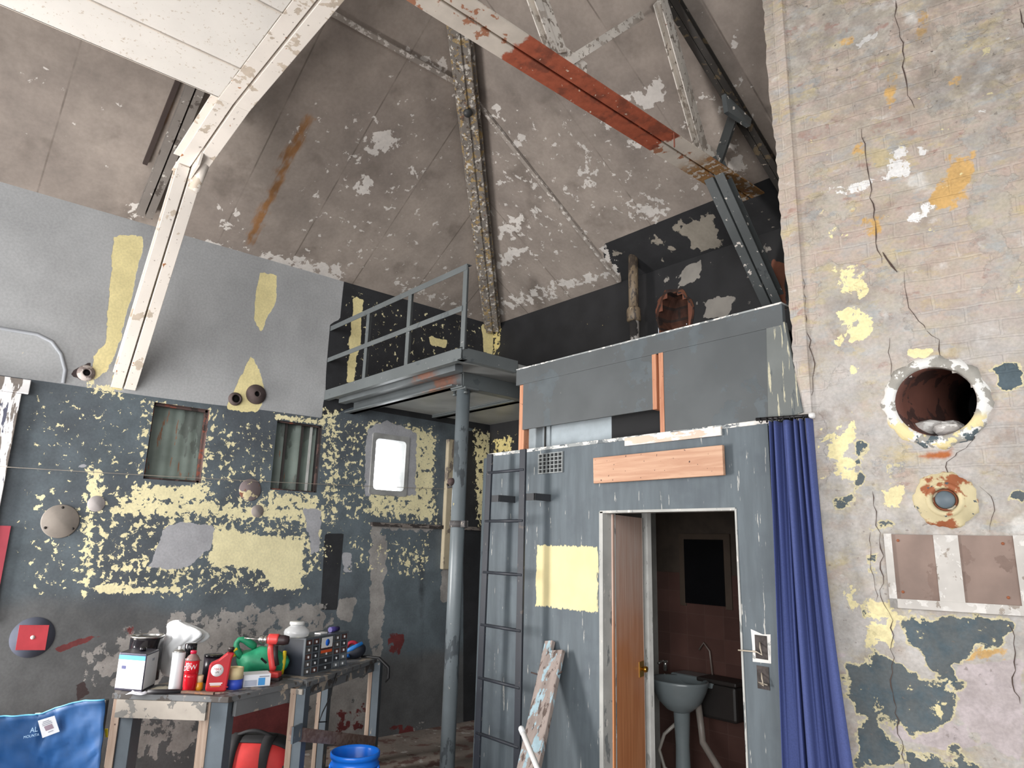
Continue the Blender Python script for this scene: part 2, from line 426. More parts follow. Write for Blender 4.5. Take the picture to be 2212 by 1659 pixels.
paint(wb.data, P, {
    'yellow': [(LB([(1062, 710), (1085, 700), (1080, 770), (1062, 770)]), .6, .06), (LB([(1080, 700), (1340, 610), (1340, 720), (1080, 790)]), .20, .1),
               (LB([(1060, 935), (1115, 935), (1115, 1000), (1060, 1150)]), .55, .1)],
    'greyf': [(LB([(1340, 605), (1690, 480), (1700, 660), (1400, 720)]), .33, .08), (LB([(1530, 650), (1585, 630), (1580, 690), (1520, 690)]), .85, .05),
              (LB([(1485, 570), (1515, 565), (1505, 612), (1465, 615)]), .9, .03)],
    'brick': [(LB([(1660, 560), (1700, 560), (1700, 680), (1660, 680)]), .8, .04), (LB(ell(1457, 680, 46, 58)), .62, .03)],
})
# recess broken through to the brickwork
k = MB(); vs = []; n = 28
for rr, yy in ((1.12, -0.004), (1.0, 0.0), (0.97, 0.10), (0.9, 0.16), (0.02, 0.17)):
    for i in range(n):
        t = 2 * math.pi * i / n; w = 1 + .06 * math.sin(3 * t + 1) + .05 * math.sin(7 * t) + (random.uniform(-.03, .03))
        vs.append((HB.x + .165 * rr * w * math.cos(t), YB + yy, HB.z + .255 * rr * w * math.sin(t)))
k.add(vs, [(j * n + i, j * n + (i + 1) % n, (j + 1) * n + (i + 1) % n, (j + 1) * n + i) for j in range(4) for i in range(n)])
g = G('broken_brick', .9, space='world')
bc = g.n.new('ShaderNodeTexBrick'); g.l.new(g.map(rot=(math.radians(90), 0, 0)), bc.inputs['Vector'])
bc.inputs['Color1'].default_value = C(124, 78, 56); bc.inputs['Color2'].default_value = C(58, 36, 32); bc.inputs['Mortar'].default_value = C(60, 45, 40)
bc.inputs['Scale'].default_value = 1; bc.inputs['Brick Width'].default_value = .2; bc.inputs['Row Height'].default_value = .1; bc.inputs['Mortar Size'].default_value = .012
M_brk = g.out(g.tint(bc.outputs['Color'], g.noise(9, 5), .4, 1.1))
k.build('broken_brick_recess', M_brk, wb)

# ---- brick wall on the right (tower face) --------------------------
def wall_right_mat():
    g = G('painted_brick', 0.85, space='world')
    # coordinates along the wall
    x, y, z = g.sep()[0:3]
    u = g.math('ADD', g.math('MULTIPLY', x, BD.x), g.math('MULTIPLY', y, BD.y))
    cb = g.n.new('ShaderNodeCombineXYZ'); g.l.new(u, cb.inputs[0]); g.l.new(z, cb.inputs[1])
    uv = cb.outputs[0]
    wob = g.n.new('ShaderNodeVectorMath'); wob.operation = 'ADD'
    nz = g.n.new('ShaderNodeTexNoise'); g.l.new(uv, nz.inputs['Vector']); nz.inputs['Scale'].default_value = 7; nz.inputs['Detail'].default_value = 3
    sc = g.n.new('ShaderNodeVectorMath'); sc.operation = 'SCALE'; g.l.new(nz.outputs['Color'], sc.inputs[0]); sc.inputs['Scale'].default_value = .022
    g.l.new(uv, wob.inputs[0]); g.l.new(sc.outputs[0], wob.inputs[1])
    bt = g.n.new('ShaderNodeTexBrick'); g.l.new(wob.outputs[0], bt.inputs['Vector'])
    bt.inputs['Color1'].default_value = (0, 0, 0, 1); bt.inputs['Color2'].default_value = (1, 1, 1, 1); bt.inputs['Mortar'].default_value = (.5, .5, .5, 1)
    bt.inputs['Scale'].default_value = 1; bt.inputs['Brick Width'].default_value = .232; bt.inputs['Row Height'].default_value = .076
    bt.inputs['Mortar Size'].default_value = .007; bt.inputs['Mortar Smooth'].default_value = .4; bt.inputs['Bias'].default_value = -.1
    tone = bt.outputs['Color']; mort = bt.outputs['Fac']
    big = g.noise(2.2, 4, vec=uv); mid = g.noise(8, 5, vec=uv); sharp = g.noise(13, 7, .62, vec=uv, dist=.3); sh2 = g.noise(7, 7, .65, vec=g.map(loc=(4, 2, 0), vec=uv)); fine = g.noise(70, 4, vec=uv)
    brick = g.mix(tone, C(186, 168, 156), C(172, 150, 139))
    brick = g.tint(brick, mid, .86, 1.1)
    brick = g.mix(g.math('MULTIPLY', mort, g.step(g.noise(6, 5, vec=uv), .35, .65, .1, .7)), brick, C(202, 190, 178))
    # plaster skim still covering some areas
    skim = g.tint(C(174, 168, 160), mid, .78, 1.14)
    skim = g.mix(g.step(g.noise(4, 5, vec=g.map(loc=(9, 1, 0), vec=uv)), .48, .62), skim, g.tint(C(164, 165, 163), mid, .82, 1.12))
    fs = g.step(g.math('MULTIPLY_ADD', g.math('SUBTRACT', sh2, .5), 1.5, g.attr('skim')), .46, .54)
    col = g.mix(fs, brick, skim)
    fr = g.step(g.math('MULTIPLY_ADD', g.math('SUBTRACT', sharp, .5), 1.3, g.math('MULTIPLY', g.attr('redb'), g.step(tone, .1, .9, .55, 1))), .47, .53)
    col = g.mix(fr, col, g.tint(C(168, 112, 104), mid, .8, 1.15))
    mv = g.map((1, 2.1, 1), vec=wob.outputs[0]); m1 = g.noise(5.5, 7, .68, vec=mv); m2 = g.noise(4.3, 7, .68, vec=g.map(loc=(5, 5, 0), vec=mv)); m3 = g.noise(6.5, 7, .7, vec=g.map(loc=(11, 2, 0), vec=mv))
    mot = g.mix(g.step(m1, .42, .56), C(182, 172, 156), C(186, 168, 156)); mot = g.mix(g.step(m2, .52, .60), mot, C(192, 176, 136)); mot = g.mix(g.step(m3, .53, .60), mot, C(166, 166, 164)); mot = g.mix(g.step(m1, .60, .66), mot, C(160, 124, 112)); mot = g.mix(g.step(m3, .34, .40, 1, 0), mot, C(206, 200, 192))
    col = g.mix(g.step(g.noise(3.2, 7, .7, vec=g.map(loc=(2, 4, 0), vec=uv)), .38, .62, .35, .9), col, mot)
    yg = g.mix(g.step(g.noise(3.4, 6, .65, vec=g.map(loc=(1, 6, 0), vec=uv)), .40, .60), C(182, 172, 150), C(172, 167, 162)); col = g.mix(g.step(g.noise(9, 7, .68, vec=g.map(loc=(6, 1, 0), vec=uv)), .46, .62, 0, .5), col, yg)
    # stains
    col = g.mix(g.step(g.noise(3.1, 5, vec=g.map(loc=(2, 8, 0), vec=uv)), .53, .66, 0, .5), col, C(134, 123, 114))
    col = g.mix(g.step(g.noise(5, 5, vec=g.map(loc=(7, 3, 0), vec=uv)), .6, .7, 0, .55), col, C(228, 226, 222))
    col = g.mix(g.math('MULTIPLY', g.step(z, 1.15, .75, 0, 1) if False else g.step(z, .75, 1.2, .75, .12), g.step(g.noise(5, 6, .68, vec=g.map(loc=(3, 9, 0), vec=uv)), .36, .56)), col, g.tint(C(186, 182, 179), mid, .84, 1.1))
    col, fo = flake(g, col, 'ochre', g.tint(C(206, 166, 105), mid, .85, 1.1), sh2, 1.7, .06)
    col, fw = flake(g, col, 'white', C(236, 234, 232), sharp, 1.6, .03)
    col, fl = flake(g, col, 'lilac', g.tint(C(186, 175, 176), mid, .9, 1.06), sh2, .8, .03)
    shm = g.math('ADD', g.math('MULTIPLY', sh2, .55), g.math('MULTIPLY', sharp, .45)); col, fsl0 = flake(g, col, 'slate', C(206, 196, 160), shm, 2.6, .02, thr=.40); col, fsl = flake(g, col, 'slate', g.tint(C(78, 91, 98), mid, .84, 1.14), shm, 2.6, .015)
    col, fy = flake(g, col, 'yellow', C(236, 223, 172), sharp, 1.7, .02, tn=mid, tint=(.92, 1.05))
    col, fx = flake(g, col, 'rust', g.tint(C(170, 98, 52), mid, .8, 1.15), sh2, 1.0, .12)
    speck = g.step(g.noise(34, 4, vec=uv), .66, .69)
    col = g.mix(g.math('MULTIPLY', speck, g.attr('dirty')), col, C(110, 100, 95))
    col = g.mix(g.math('MULTIPLY', g.step(sharp, .35, .6), g.math('MULTIPLY', g.attr('dirty'), .5)), col, C(120, 112, 102))
    col = g.tint(col, fine, .92, 1.08)
    h = g.math('SUBTRACT', g.math('ADD', g.math('MULTIPLY', mid, 1.0), g.math('ADD', g.math('MULTIPLY', fs, .6), g.math('MULTIPLY', fsl, .3))), g.math('MULTIPLY', g.math('MULTIPLY', mort, g.math('SUBTRACT', 1.0, fs)), .7))
    h = g.math('ADD', h, g.math('MULTIPLY', fine, .35))
    g.bump(h, .55, .008)
    return g.out(col)
M_wallR = wall_right_mat()
HC = (0.566, 0.647); HR = 0.150
UR = 3.4
us = ticks(-0.02, UR, 0.03); zr = ticks(FL, 4.4, 0.035)
def edge_u(v): return -0.018 * (v - 0.95) if v > 0.95 else 0.0
def edge_j(v): return 0.003 * math.sin(v * 31) + 0.003 * math.sin(v * 87 + 1) + 0.004 * math.sin(v * 7)
def wr_fn(u, v):
    if u < 0.0: return B(edge_u(v) + edge_j(v), v)
    f = max(0, 1 - u / .2)
    return B(u + edge_u(v) * f + edge_j(v) * f, v)
wr, P = grid_mesh('wall_right', us, zr, wr_fn, M_wallR, lambda u, v: (u - HC[0]) ** 2 + (v - HC[1]) ** 2 < (HR + .012) ** 2); struct(wr)
paint(wr.data, P, {
    'skim': [(BB([(1690, 0), (1950, 0), (1930, 110), (1690, 140)]), .72, .1), (BB([(1690, 110), (1760, 100), (1790, 230), (1700, 260)]), .62, .08), (BB([(2000, 40), (2212, 0), (2212, 330), (2080, 330), (1990, 230)]), .66, .15),
             (BB([(2080, 380), (2212, 350), (2212, 560), (2100, 560)]), .68, .1), (BB([(1720, 350), (1850, 350), (1850, 520), (1730, 560)]), .55, .1),
             (BB([(1760, 560), (1960, 560), (2000, 720), (1960, 1100), (1770, 1050), (1740, 700)]), .66, .1),
             ([(-.1, -1.7), (3.4, -1.7), (3.4, .35), (-.1, .35)], .75, .1), (BB([(2110, 560), (2212, 530), (2212, 620), (2120, 640)]), .6, .06)],
    'redb': [(BB([(1690, 240), (2000, 170), (2212, 230), (2212, 300), (1990, 260), (1690, 330)]), .42, .1), (BB([(1690, 55), (1930, 35), (1925, 70), (1690, 95)]), .62, .03),
             (BB([(1690, 330), (1830, 320), (1830, 420), (1700, 460)]), .42, .1), (BB([(1690, 230), (1960, 200), (1960, 300), (1690, 330)]), .46, .08), (BB([(1980, 600), (2212, 590), (2212, 760), (2040, 770)]), .38, .1), (BB([(2130, 860), (2212, 840), (2212, 960), (2130, 960)]), .4, .08), (BB([(1900, 680), (1940, 680), (1930, 900), (1900, 900)]), .3, .1)],
    'ochre': [(BB([(2040, 320), (2110, 330), (2105, 430), (2060, 460), (1980, 440), (2030, 400)]), .62, .06), (BB([(1830, 305), (1890, 300), (1870, 350), (1820, 350)]), .55, .06),
              (BB([(1960, 20), (2020, 10), (2010, 90), (1965, 100)]), .5, .06), (BB([(1790, 80), (1860, 70), (1840, 120), (1800, 120)]), .5, .05), (BB([(1840, 460), (1940, 450), (1900, 520), (1840, 520)]), .5, .06),
              (BB([(1900, 150), (1945, 120), (1940, 250), (1900, 250)]), .5, .06), (BB([(2060, 1390), (2190, 1390), (2180, 1430), (2080, 1430)]), .6, .05), (BB([(2020, 165), (2090, 150), (2080, 190), (2030, 195)]), .55, .03)],
    'white': [(BB([(1880, 330), (2010, 300), (2030, 340), (1960, 400), (1890, 400)]), .5, .06), (BB([(1760, 390), (1900, 380), (1900, 430), (1760, 430)]), .44, .06), (BB([(1940, 440), (2050, 430), (2000, 490), (1940, 490)]), .5, .05),
              (BB([(1830, 60), (1920, 55), (1910, 120), (1850, 120)]), .45, .05), (BB([(2080, 240), (2140, 220), (2130, 290), (2090, 300)]), .5, .05), (BB([(2150, 50), (2200, 70), (2180, 110), (2140, 110)]), .45, .04)],
    'lilac': [(BB([(2060, 1435), (2212, 1425), (2212, 1659), (2150, 1620), (2075, 1560), (2060, 1500)]), .9, .05), (BB([(1930, 1540), (2060, 1555), (2130, 1610), (2050, 1625), (1945, 1600), (1890, 1560)]), .85, .03),
              (BB([(1800, 1400), (1830, 1400), (1830, 1430), (1810, 1430)]), .8, .03)],
    'slate': [(BB([(1818, 1432), (1870, 1425), (1900, 1400), (1955, 1440), (2000, 1470), (2055, 1440), (2075, 1480), (2050, 1560), (1985, 1595), (1920, 1555), (1850, 1560), (1830, 1500)]), .80, .06),
              (BB([(1950, 1322), (2150, 1335), (2190, 1345), (2170, 1395), (2100, 1400), (2060, 1440), (2000, 1450), (1990, 1400), (1950, 1390)]), .82, .05),
              (BB([(1845, 1565), (1920, 1565), (1960, 1659), (1850, 1659)]), .8, .05), (BB([(1960, 1625), (2120, 1645), (2110, 1680), (1960, 1680)]), .85, .04), (BB([(2040, 1600), (2080, 1590), (2080, 1659), (2040, 1659)]), .7, .04),
              (BB([(1790, 1085), (1850, 1055), (1845, 1090), (1810, 1120)]), .62, .03), (BB([(1870, 1185), (1905, 1190), (1890, 1245), (1868, 1240)]), .74, .03),
              (BB([(2150, 790), (2212, 775), (2212, 835), (2160, 840)]), .85, .03), (BB([(2180, 1065), (2212, 1055), (2212, 1090), (2175, 1085)]), .72, .02), (BB([(1838, 945), (1870, 945), (1870, 1060), (1845, 1060)]), .60, .03), (BB([(1900, 990), (1960, 985), (1950, 1060), (1895, 1060)]), .46, .05), (BB([(1890, 1110), (1960, 1110), (1950, 1150), (1890, 1150)]), .5, .04),
              (BB([(1900, 1010), (1950, 1000), (1945, 1050), (1900, 1040)]), .45, .04), (BB([(1860, 1290), (1880, 1290), (1880, 1345), (1860, 1345)]), .65, .03), (BB([(1790, 740), (1840, 735), (1835, 755), (1795, 755)]), .4, .02), (BB([(2190, 560), (2212, 540), (2212, 700), (2195, 690)]), .3, .04)],
    'yellow': [(BB([(1805, 575), (1870, 580), (1880, 630), (1850, 650), (1805, 620)]), .72, .04), (BB([(1800, 670), (1905, 645), (1905, 690), (1880, 740), (1800, 750)]), .55, .05), (BB([(1955, 755), (2020, 748), (2015, 775), (1960, 778)]), .8, .03),
               (BB([(1768, 925), (1850, 910), (1850, 1050), (1785, 1050)]), .64, .06), (BB([(1890, 1045), (1945, 1045), (1940, 1090), (1890, 1110)]), .55, .04), (BB([(1850, 1300), (1935, 1285), (1940, 1400), (1865, 1405)]), .66, .05), (BB([(1930, 1310), (2020, 1320), (2010, 1345), (1935, 1345)]), .6, .03), (BB([(1895, 1045), (1960, 1040), (1950, 1110), (1890, 1115)]), .58, .05),
               (BB([(1820, 1240), (1870, 1250), (1860, 1330), (1810, 1330)]), .5, .04), (BB([(1830, 780), (1860, 780), (1855, 830), (1830, 830)]), .55, .03), (BB([(2080, 1330), (2190, 1340), (2190, 1400), (2120, 1420)]), .40, .06), (BB([(1960, 1330), (2020, 1330), (2010, 1400), (1960, 1400)]), .48, .05),
               (BB([(1830, 1480), (2050, 1470), (2010, 1560), (1850, 1560)]), .30, .06), (BB([(2010, 1500), (2050, 1500), (2030, 1590), (2000, 1590)]), .5, .03), (BB([(1720, 280), (2212, 100), (2212, 500), (1720, 600)]), .22, .1), (BB([(2000, 100), (2212, 60), (2150, 130), (2060, 140)]), .42, .06), (BB([(1760, 440), (1830, 430), (1830, 520), (1770, 530)]), .42, .06)],
    'rust': [(BB([(1960, 978), (2060, 965), (2070, 1000), (2000, 1000)]), .72, .04), (BB([(1990, 1130), (2100, 1130), (2100, 1150), (1990, 1155)]), .52, .04)],
    'dirty': [(BB([(1640, -50), (2300, -50), (2300, 250), (1900, 300), (1690, 220)]), 1, .5), ([(-.1, -1.7), (3.4, -1.7), (3.4, .4), (-.1, .4)], .5, .3)],
})
# far side of the tower behind that face
side = MB().prism([B(0.02, FL), B(0.02, 4.4), B(0.02, 4.4) - BN * 1.35 + Vector((.5, 0, 0)), B(0.02, FL) - BN * 1.35 + Vector((.5, 0, 0))], Vector((1, 0, 0)), .05)
struct(side.build('wall_tower_side', M_wallR))

# cracks: thin dark ribbons, the shade inside fissures put into their colour
M_crack = plain('crack_shadow', C(78, 64, 58), .95)
def crack(px, w=0.008, amp=.008):
    pts = []
    for (a, b), (c, d) in zip(px[:-1], px[1:]):
        m = max(2, int(math.hypot(c - a, d - b) / 14))
        for i in range(m): pts.append(Buv(a + (c - a) * i / m, b + (d - b) * i / m))
    pts.append(Buv(*px[-1])); k = MB(); vs = []; n = len(pts)
    for i, (u, z) in enumerate(pts):
        ww = w * .62 * (0.25 + 0.75 * random.random()) * (0.3 if i in (0, n - 1) else 1); du = random.uniform(-amp, amp); dz = random.uniform(-amp, amp) * .3
        vs += [B(u + du - ww / 2, z + dz, .0022), B(u + du + ww / 2, z + dz, .0022)]
    k.add(vs, [(2 * i, 2 * i + 1, 2 * i + 3, 2 * i + 2) for i in range(n - 1)])
    k.build('crack', M_crack, wr)
crack([(1938, 0), (1935, 50), (1952, 110), (1950, 160), (1965, 205), (1972, 235)], .011)
crack([(1862, 278), (1868, 330), (1873, 370), (1884, 440), (1890, 510), (1905, 570)], .010)
crack([(1905, 545), (1918, 560), (1938, 588)], .02, .004)
crack([(1953, 588), (1953, 625), (1962, 665), (1985, 695), (2000, 713)], .007)
crack([(2005, 713), (2028, 735), (2035, 775)], .008)
crack([(1718, 510), (1728, 570), (1738, 630), (1742, 690), (1752, 750), (1762, 785), (1755, 860), (1752, 900)], .008)
crack([(2200, 20), (2206, 50), (2212, 60)], .012)
crack([(1700, 130), (1706, 220), (1712, 330), (1718, 420), (1720, 510)], .004)
crack([(1920, 730), (1922, 790), (1928, 830)], .005)
crack([(1888, 1060), (1893, 1120), (1905, 1200), (1905, 1290), (1925, 1340), (1928, 1420), (1922, 1470), (1935, 1540), (1945, 1600), (1958, 1659)], .008)
crack([(2128, 900), (2115, 920), (2095, 960), (2060, 985), (2040, 1010), (2060, 1030)], .006)
crack([(1878, 1150), (1880, 1200), (1895, 1300)], .005)
crack([(2180, 1345), (2195, 1390), (2188, 1430), (2190, 1480), (2205, 1520)], .008)
crack([(2120, 1050), (2148, 1085), (2140, 1150)], .004)

# ---- floor ----------------------------------------------------------
g = G('dirty_concrete', .8, space='world')
c0 = g.tint(C(128, 118, 110), g.noise(2.5, 6), .7, 1.2); c0 = g.mix(g.step(g.noise(6, 6, .65), .52, .6), c0, C(92, 66, 60)); c0 = g.mix(g.step(g.noise(9, 6, .6, vec=g.map(loc=(3, 3, 0))), .6, .66), c0, C(165, 160, 155))
g.bump(g.noise(25, 5), .3, .01); M_floor = g.out(c0)
fl, _ = grid_mesh('floor', [XL - .3, 4.2], [-3.6, YB + .3], lambda u, v: (u, v, FL), M_floor); struct(fl)

# ---- hipped roof lining ---------------------------------------------
def roof_mat():
    g = G('stained_roof_lining', .8, space='world')
    x, y, z = g.sep()[0:3]
    big = g.noise(1.1, 5, .6); mid = g.noise(4.5, 5); fine = g.noise(40, 4); sharp = g.noise(13, 7, .62, dist=.2); sh2 = g.noise(8, 6, .6, vec=g.map(loc=(3, 1, 2)))
    col = g.tint(C(154, 143, 134), mid, .88, 1.1)
    col = g.mix(g.step(big, .42, .66, 0, .7), col, g.tint(C(126, 116, 109), mid, .9, 1.1))
    col = g.mix(g.step(g.noise(2.6, 5, vec=g.map(loc=(8, 8, 8))), .56, .72, 0, .55), col, C(100, 90, 82))
    # sheet joints
    def line(c, per, off, w):
        f = g.math('FRACT', g.math('ADD', g.math('DIVIDE', c, per), off)); d = g.math('ABSOLUTE', g.math('SUBTRACT', f, .5)); return g.step(d, .5 - w, .5 - w * .4)
    onb = g.attr('isback')
    sy = line(y, .62, .42, .012); sx = line(x, .62, .13, .012)
    j = g.math('ADD', g.math('MULTIPLY', sy, g.math('SUBTRACT', 1.0, onb)), g.math('MULTIPLY', sx, onb))
    j = g.math('MULTIPLY', j, g.step(g.noise(3, 4), .4, .6, .12, .6))
    col = g.mix(j, col, C(84, 74, 66))
    col, _ = flake(g, col, 'rust', g.tint(C(140, 100, 62), mid, .75, 1.2), g.noise(5, 6, .6, vec=g.map((.5, 4, .8))), 1.1, .18)
    col, _ = flake(g, col, 'black', g.tint(C(38, 38, 40), mid, .8, 1.3), sh2, .05, .02)
    col, _ = flake(g, col, 'greyf', g.tint(C(150, 142, 130), mid, .8, 1.1), sh2, 1.2, .02)
    col, f = flake(g, col, 'white', C(206, 200, 194), sharp, 2.0, .03, tn=mid, tint=(.9, 1.08))
    col = g.tint(col, fine, .95, 1.05)
    g.bump(g.math('ADD', g.math('MULTIPLY', f, .6), mid), .25, .006)
    return g.out(col)
M_roof = roof_mat()
XR = -0.6   # ridge
def roof_z(x, y):
    return min(ZE + SL * (x - XL), ZE + SL * (YB - y), ZE + SL * (XR - XL) + 0 * x if x < XR else ZE + SL * (2 * XR - XL - x))
# build in plan: left slope and back slope as two sheets of one ceiling
me = bpy.data.meshes.new('ceiling'); V = []; Fc = []; PL = []; isb = []
step = 0.06
n1 = int((XR - XL) / step)
def sheet(fn, nu, nv, back):
    o = len(V)
    for j in range(nv + 1):
        for i in range(nu + 1):
            p = fn(i / nu, j / nv); V.append(p); isb.append(back)
    for j in range(nv):
        for i in range(nu): Fc.append((o + j * (nu + 1) + i, o + j * (nu + 1) + i + 1, o + (j + 1) * (nu + 1) + i + 1, o + (j + 1) * (nu + 1) + i))
def left(a, b):
    x = XL + a * (XR - XL); yh = YB - (x - XL); y = -3.6 + b * (yh + 3.6); return (x, y, ZE + SL * (x - XL))
def back(a, b):
    y = YB - a * (XR - XL); x0 = XL + (YB - y); x1 = 2 * XR - XL - (YB - y) ; x = x0 + b * (max(x1, x0) - x0); return (x, y, ZE + SL * (YB - y))
def rgt(a, b):
    x = 2 * XR - XL - a * (XR - XL); yh = YB - (2 * XR - XL - x); y = -3.6 + b * (yh + 3.6); return (x, y, ZE + SL * (2 * XR - XL - x))
sheet(left, 90, 120, 0.0); sheet(back, 90, 130, 1.0); sheet(rgt, 10, 10, 0.0)
me.from_pydata(V, [], Fc); me.materials.append(M_roof); me.update()
ce = bpy.data.objects.new('ceiling', me); COL.objects.link(ce); struct(ce)
a = me.attributes.new('isback', 'FLOAT', 'POINT'); a.data.foreach_set('value', np.array(isb, dtype=np.float32))
P = np.array([(p[0], p[1]) for p in V]); ib = np.array(isb)
Lw = [(RLp([(800, 300)])[0], 0)]
def LR(pts, amp, w): return (RLp(pts), amp, w)
def BR(pts, amp, w): return (RBp(pts), amp, w)
# the two slopes meet at the hip, so plan polygons never overlap
paint(me, P, {
    'white': [LR([(785, 292), (855, 270), (852, 322), (815, 340), (778, 322)], .68, .05), LR([(768, 392), (800, 388), (812, 402), (790, 414), (768, 408)], .9, .03), LR([(745, 345), (765, 335), (762, 352), (748, 358)], .7, .02),
              LR([(385, 490), (520, 535), (640, 548), (745, 600), (745, 625), (560, 575), (400, 515)], .62, .08), LR([(460, 430), (540, 450), (530, 510), (450, 500)], .42, .08), LR([(640, 540), (745, 575), (745, 640), (640, 590)], .6, .06), LR([(840, 620), (1040, 690), (1045, 670), (860, 590)], .5, .08),
              LR([(860, 100), (970, 130), (975, 180), (950, 170), (880, 130)], .62, .06), LR([(740, 30), (800, 60), (960, 155), (970, 175), (800, 80), (740, 45)], .40, .03), LR([(60, 130), (150, 100), (100, 180), (60, 190)], .36, .05), LR([(260, 440), (350, 420), (330, 470), (280, 480)], .55, .05),
              LR([(600, 200), (990, 200), (1000, 640), (640, 560)], .24, .15), LR([(0, 60), (300, 180), (250, 440), (0, 380)], .13, .1),
              LR([(880, 340), (960, 380), (940, 410), (870, 390)], .36, .04),
              BR([(1345, 215), (1400, 180), (1432, 170), (1432, 205), (1405, 250), (1385, 235)], .80, .04), BR([(1255, 355), (1300, 355), (1300, 390), (1260, 390)], .62, .03), BR([(1075, 480), (1135, 450), (1130, 510), (1080, 520)], .6, .04),
              BR([(1100, 290), (1140, 285), (1135, 320), (1100, 315)], .62, .03), BR([(1060, 220), (1090, 225), (1085, 260), (1060, 255)], .6, .03), BR([(1080, 540), (1150, 520), (1130, 560), (1070, 590)], .62, .04), BR([(1380, 440), (1440, 430), (1440, 480), (1330, 480)], .56, .04),
              BR([(1300, 250), (1350, 240), (1340, 300), (1290, 270)], .5, .04), BR([(1360, 300), (1400, 290), (1390, 330), (1350, 320)], .55, .03), BR([(1565, 80), (1600, 60), (1600, 110), (1570, 110)], .62, .03), BR([(1500, 20), (1525, 10), (1520, 40), (1500, 40)], .6, .02), BR([(1570, 330), (1610, 320), (1620, 380), (1580, 390)], .62, .03),
              BR([(1060, 690), (1330, 600), (1320, 580), (1200, 600), (1065, 650)], .52, .06), BR([(1030, 250), (1660, 100), (1660, 380), (1300, 520), (1080, 650)], .27, .12), BR([(1290, 530), (1330, 600), (1345, 605), (1315, 530)], .72, .03), BR([(1080, 350), (1340, 600), (1320, 600), (1060, 250)], .36, .06)],
    'rust': [LR([(655, 245), (682, 252), (640, 340), (600, 420), (570, 480), (540, 535), (522, 530), (545, 480), (600, 370)], .78, .04), LR([(600, 330), (640, 280), (560, 450), (520, 520)], .42, .05), LR([(660, 240), (740, 270), (740, 280), (660, 250)], .8, .02), LR([(0, 175), (70, 195), (70, 205), (0, 185)], .7, .02), LR([(400, 190), (340, 240), (310, 440), (330, 440)], .45, .1)],
    'black': [([(-3.74, 4.205), (2.5, 4.205), (2.5, 4.7), (-3.80, 4.7)], 1, .015)],
    'greyf': [([(-3.74, 4.21), (-1.5, 4.21), (-1.5, 4.6), (-3.8, 4.6)], .37, .05), BR([(1455, 490), (1540, 460), (1560, 520), (1540, 545), (1500, 530)], .92, .05)],
})
# rust, black and greyf are gated to their own slope by position already

# raised joint strips at the line of a vanished partition
M_strip = worn('flaking_strip', C(150, 141, 133), [(C(206, 199, 192), 22, .54, (1, 1, 1)), (C(116, 106, 98), 20, .64, (1, 1, 1))], .8)
s1 = MB().bar((-3.79, 1.25, ZE + SL * (-3.79 - XL) - .012), (-3.79, 2.72, ZE + SL * (-3.79 - XL) - .012), .035, .022, Vector((-SL, 0, 1)))
struct(s1.build('trim_1', M_strip))
s2 = MB().bar((-3.80, 2.86, ZE + SL * (YB - 2.86) - .012), (-3.80, YB - .02, ZE - .0), .035, .022, Vector((0, SL, 1)))
struct(s2.build('trim_2', M_strip))

# ---- flat white boarded soffit ---------------------------------------
g = G('white_soffit_paint', .55, space='world')
cw = g.tint(C(216, 211, 204), g.noise(2.5, 5), .94, 1.04); cw = g.mix(g.step(g.noise(55, 4), .63, .67, 0, .6), cw, C(168, 150, 130)); g.bump(g.noise(18, 4), .12, .004)
M_soff = g.out(cw)
k = MB(); xs_ = [-3.85, -3.505, -2.95, -2.4, -1.85, -1.3, -.75, -.2, .35, .9, 1.5]
for a_, b_ in zip(xs_[:-1], xs_[1:]):
    k.box((a_ + .002, -3.6, 2.5), (b_ - .002, 1.0, 2.522))
struct(k.build('ceiling_soffit', M_soff, bevel=.003))
M_bead = plain('soffit_bead', C(206, 196, 184), .6)
k = MB()
for x in xs_[1:6]:
    k.box((x - .004, -3.6, 2.494), (x + .004, 1.0, 2.5005)); 
k.box((-3.85, -3.6, 2.50), (-3.84, 1.0, 2.56))
struct(k.build('trim_3', M_bead))

# ---- windows ----------------------------------------------------------
M_reveal = worn('rusty_reveal', C(96, 76, 72), [(C(142, 82, 66), 14, .58, (1, 1, 1)), (C(62, 52, 50), 9, .52, (1, 1, 1))], .6)
M_sheet = worn('corrugated_sheet', C(128, 140, 132), [(C(150, 112, 88), 10, .62, (1, 3, .5)), (C(104, 112, 106), 6, .52, (1, 1, .4))], .55, var=.2)
M_blackgap = plain('dark_gap', C(40, 36, 36), .7)
def corrugated(k, y0, y1, z0, z1, x, n, amp):
    vs = []; m = n * 10
    for i in range(m + 1):
        y = y0 + (y1 - y0) * i / m; xx = x + amp * math.cos(2 * math.pi * n * i / m)
        vs += [(xx, y, z0), (xx, y, z1)]
    k.add(vs, [(2 * i, 2 * i + 2, 2 * i + 3, 2 * i + 1) for i in range(m)], True)
def window_box(name, W, depth, mat):
    y0, y1, z0, z1 = W; d = XL - depth; k = MB()
    k.add([(XL, y0, z0), (XL, y1, z0), (XL, y1, z1), (XL, y0, z1), (d, y0, z0), (d, y1, z0), (d, y1, z1), (d, y0, z1)], [(0, 1, 5, 4), (1, 2, 6, 5), (2, 3, 7, 6), (3, 0, 4, 7)])
    return struct(k.build(name, mat))
w1 = window_box('window_1', W1, .14, M_reveal)
y0, y1, z0, z1 = W1
k = MB(); corrugated(k, y0, y1, z0, z1, XL - .125, 5, .003); struct(k.build('corrugated_sheet', M_sheet, w1))
k = MB(); 
for a_, b_ in (((y0, z0), (y1, z0)), ((y1, z0), (y1, z1)), ((y1, z1), (y0, z1)), ((y0, z1), (y0, z0))):
    k.bar((XL - .06, a_[0], a_[1]), (XL - .06, b_[0], b_[1]), .035, .03, Vector((1, 0, 0)))
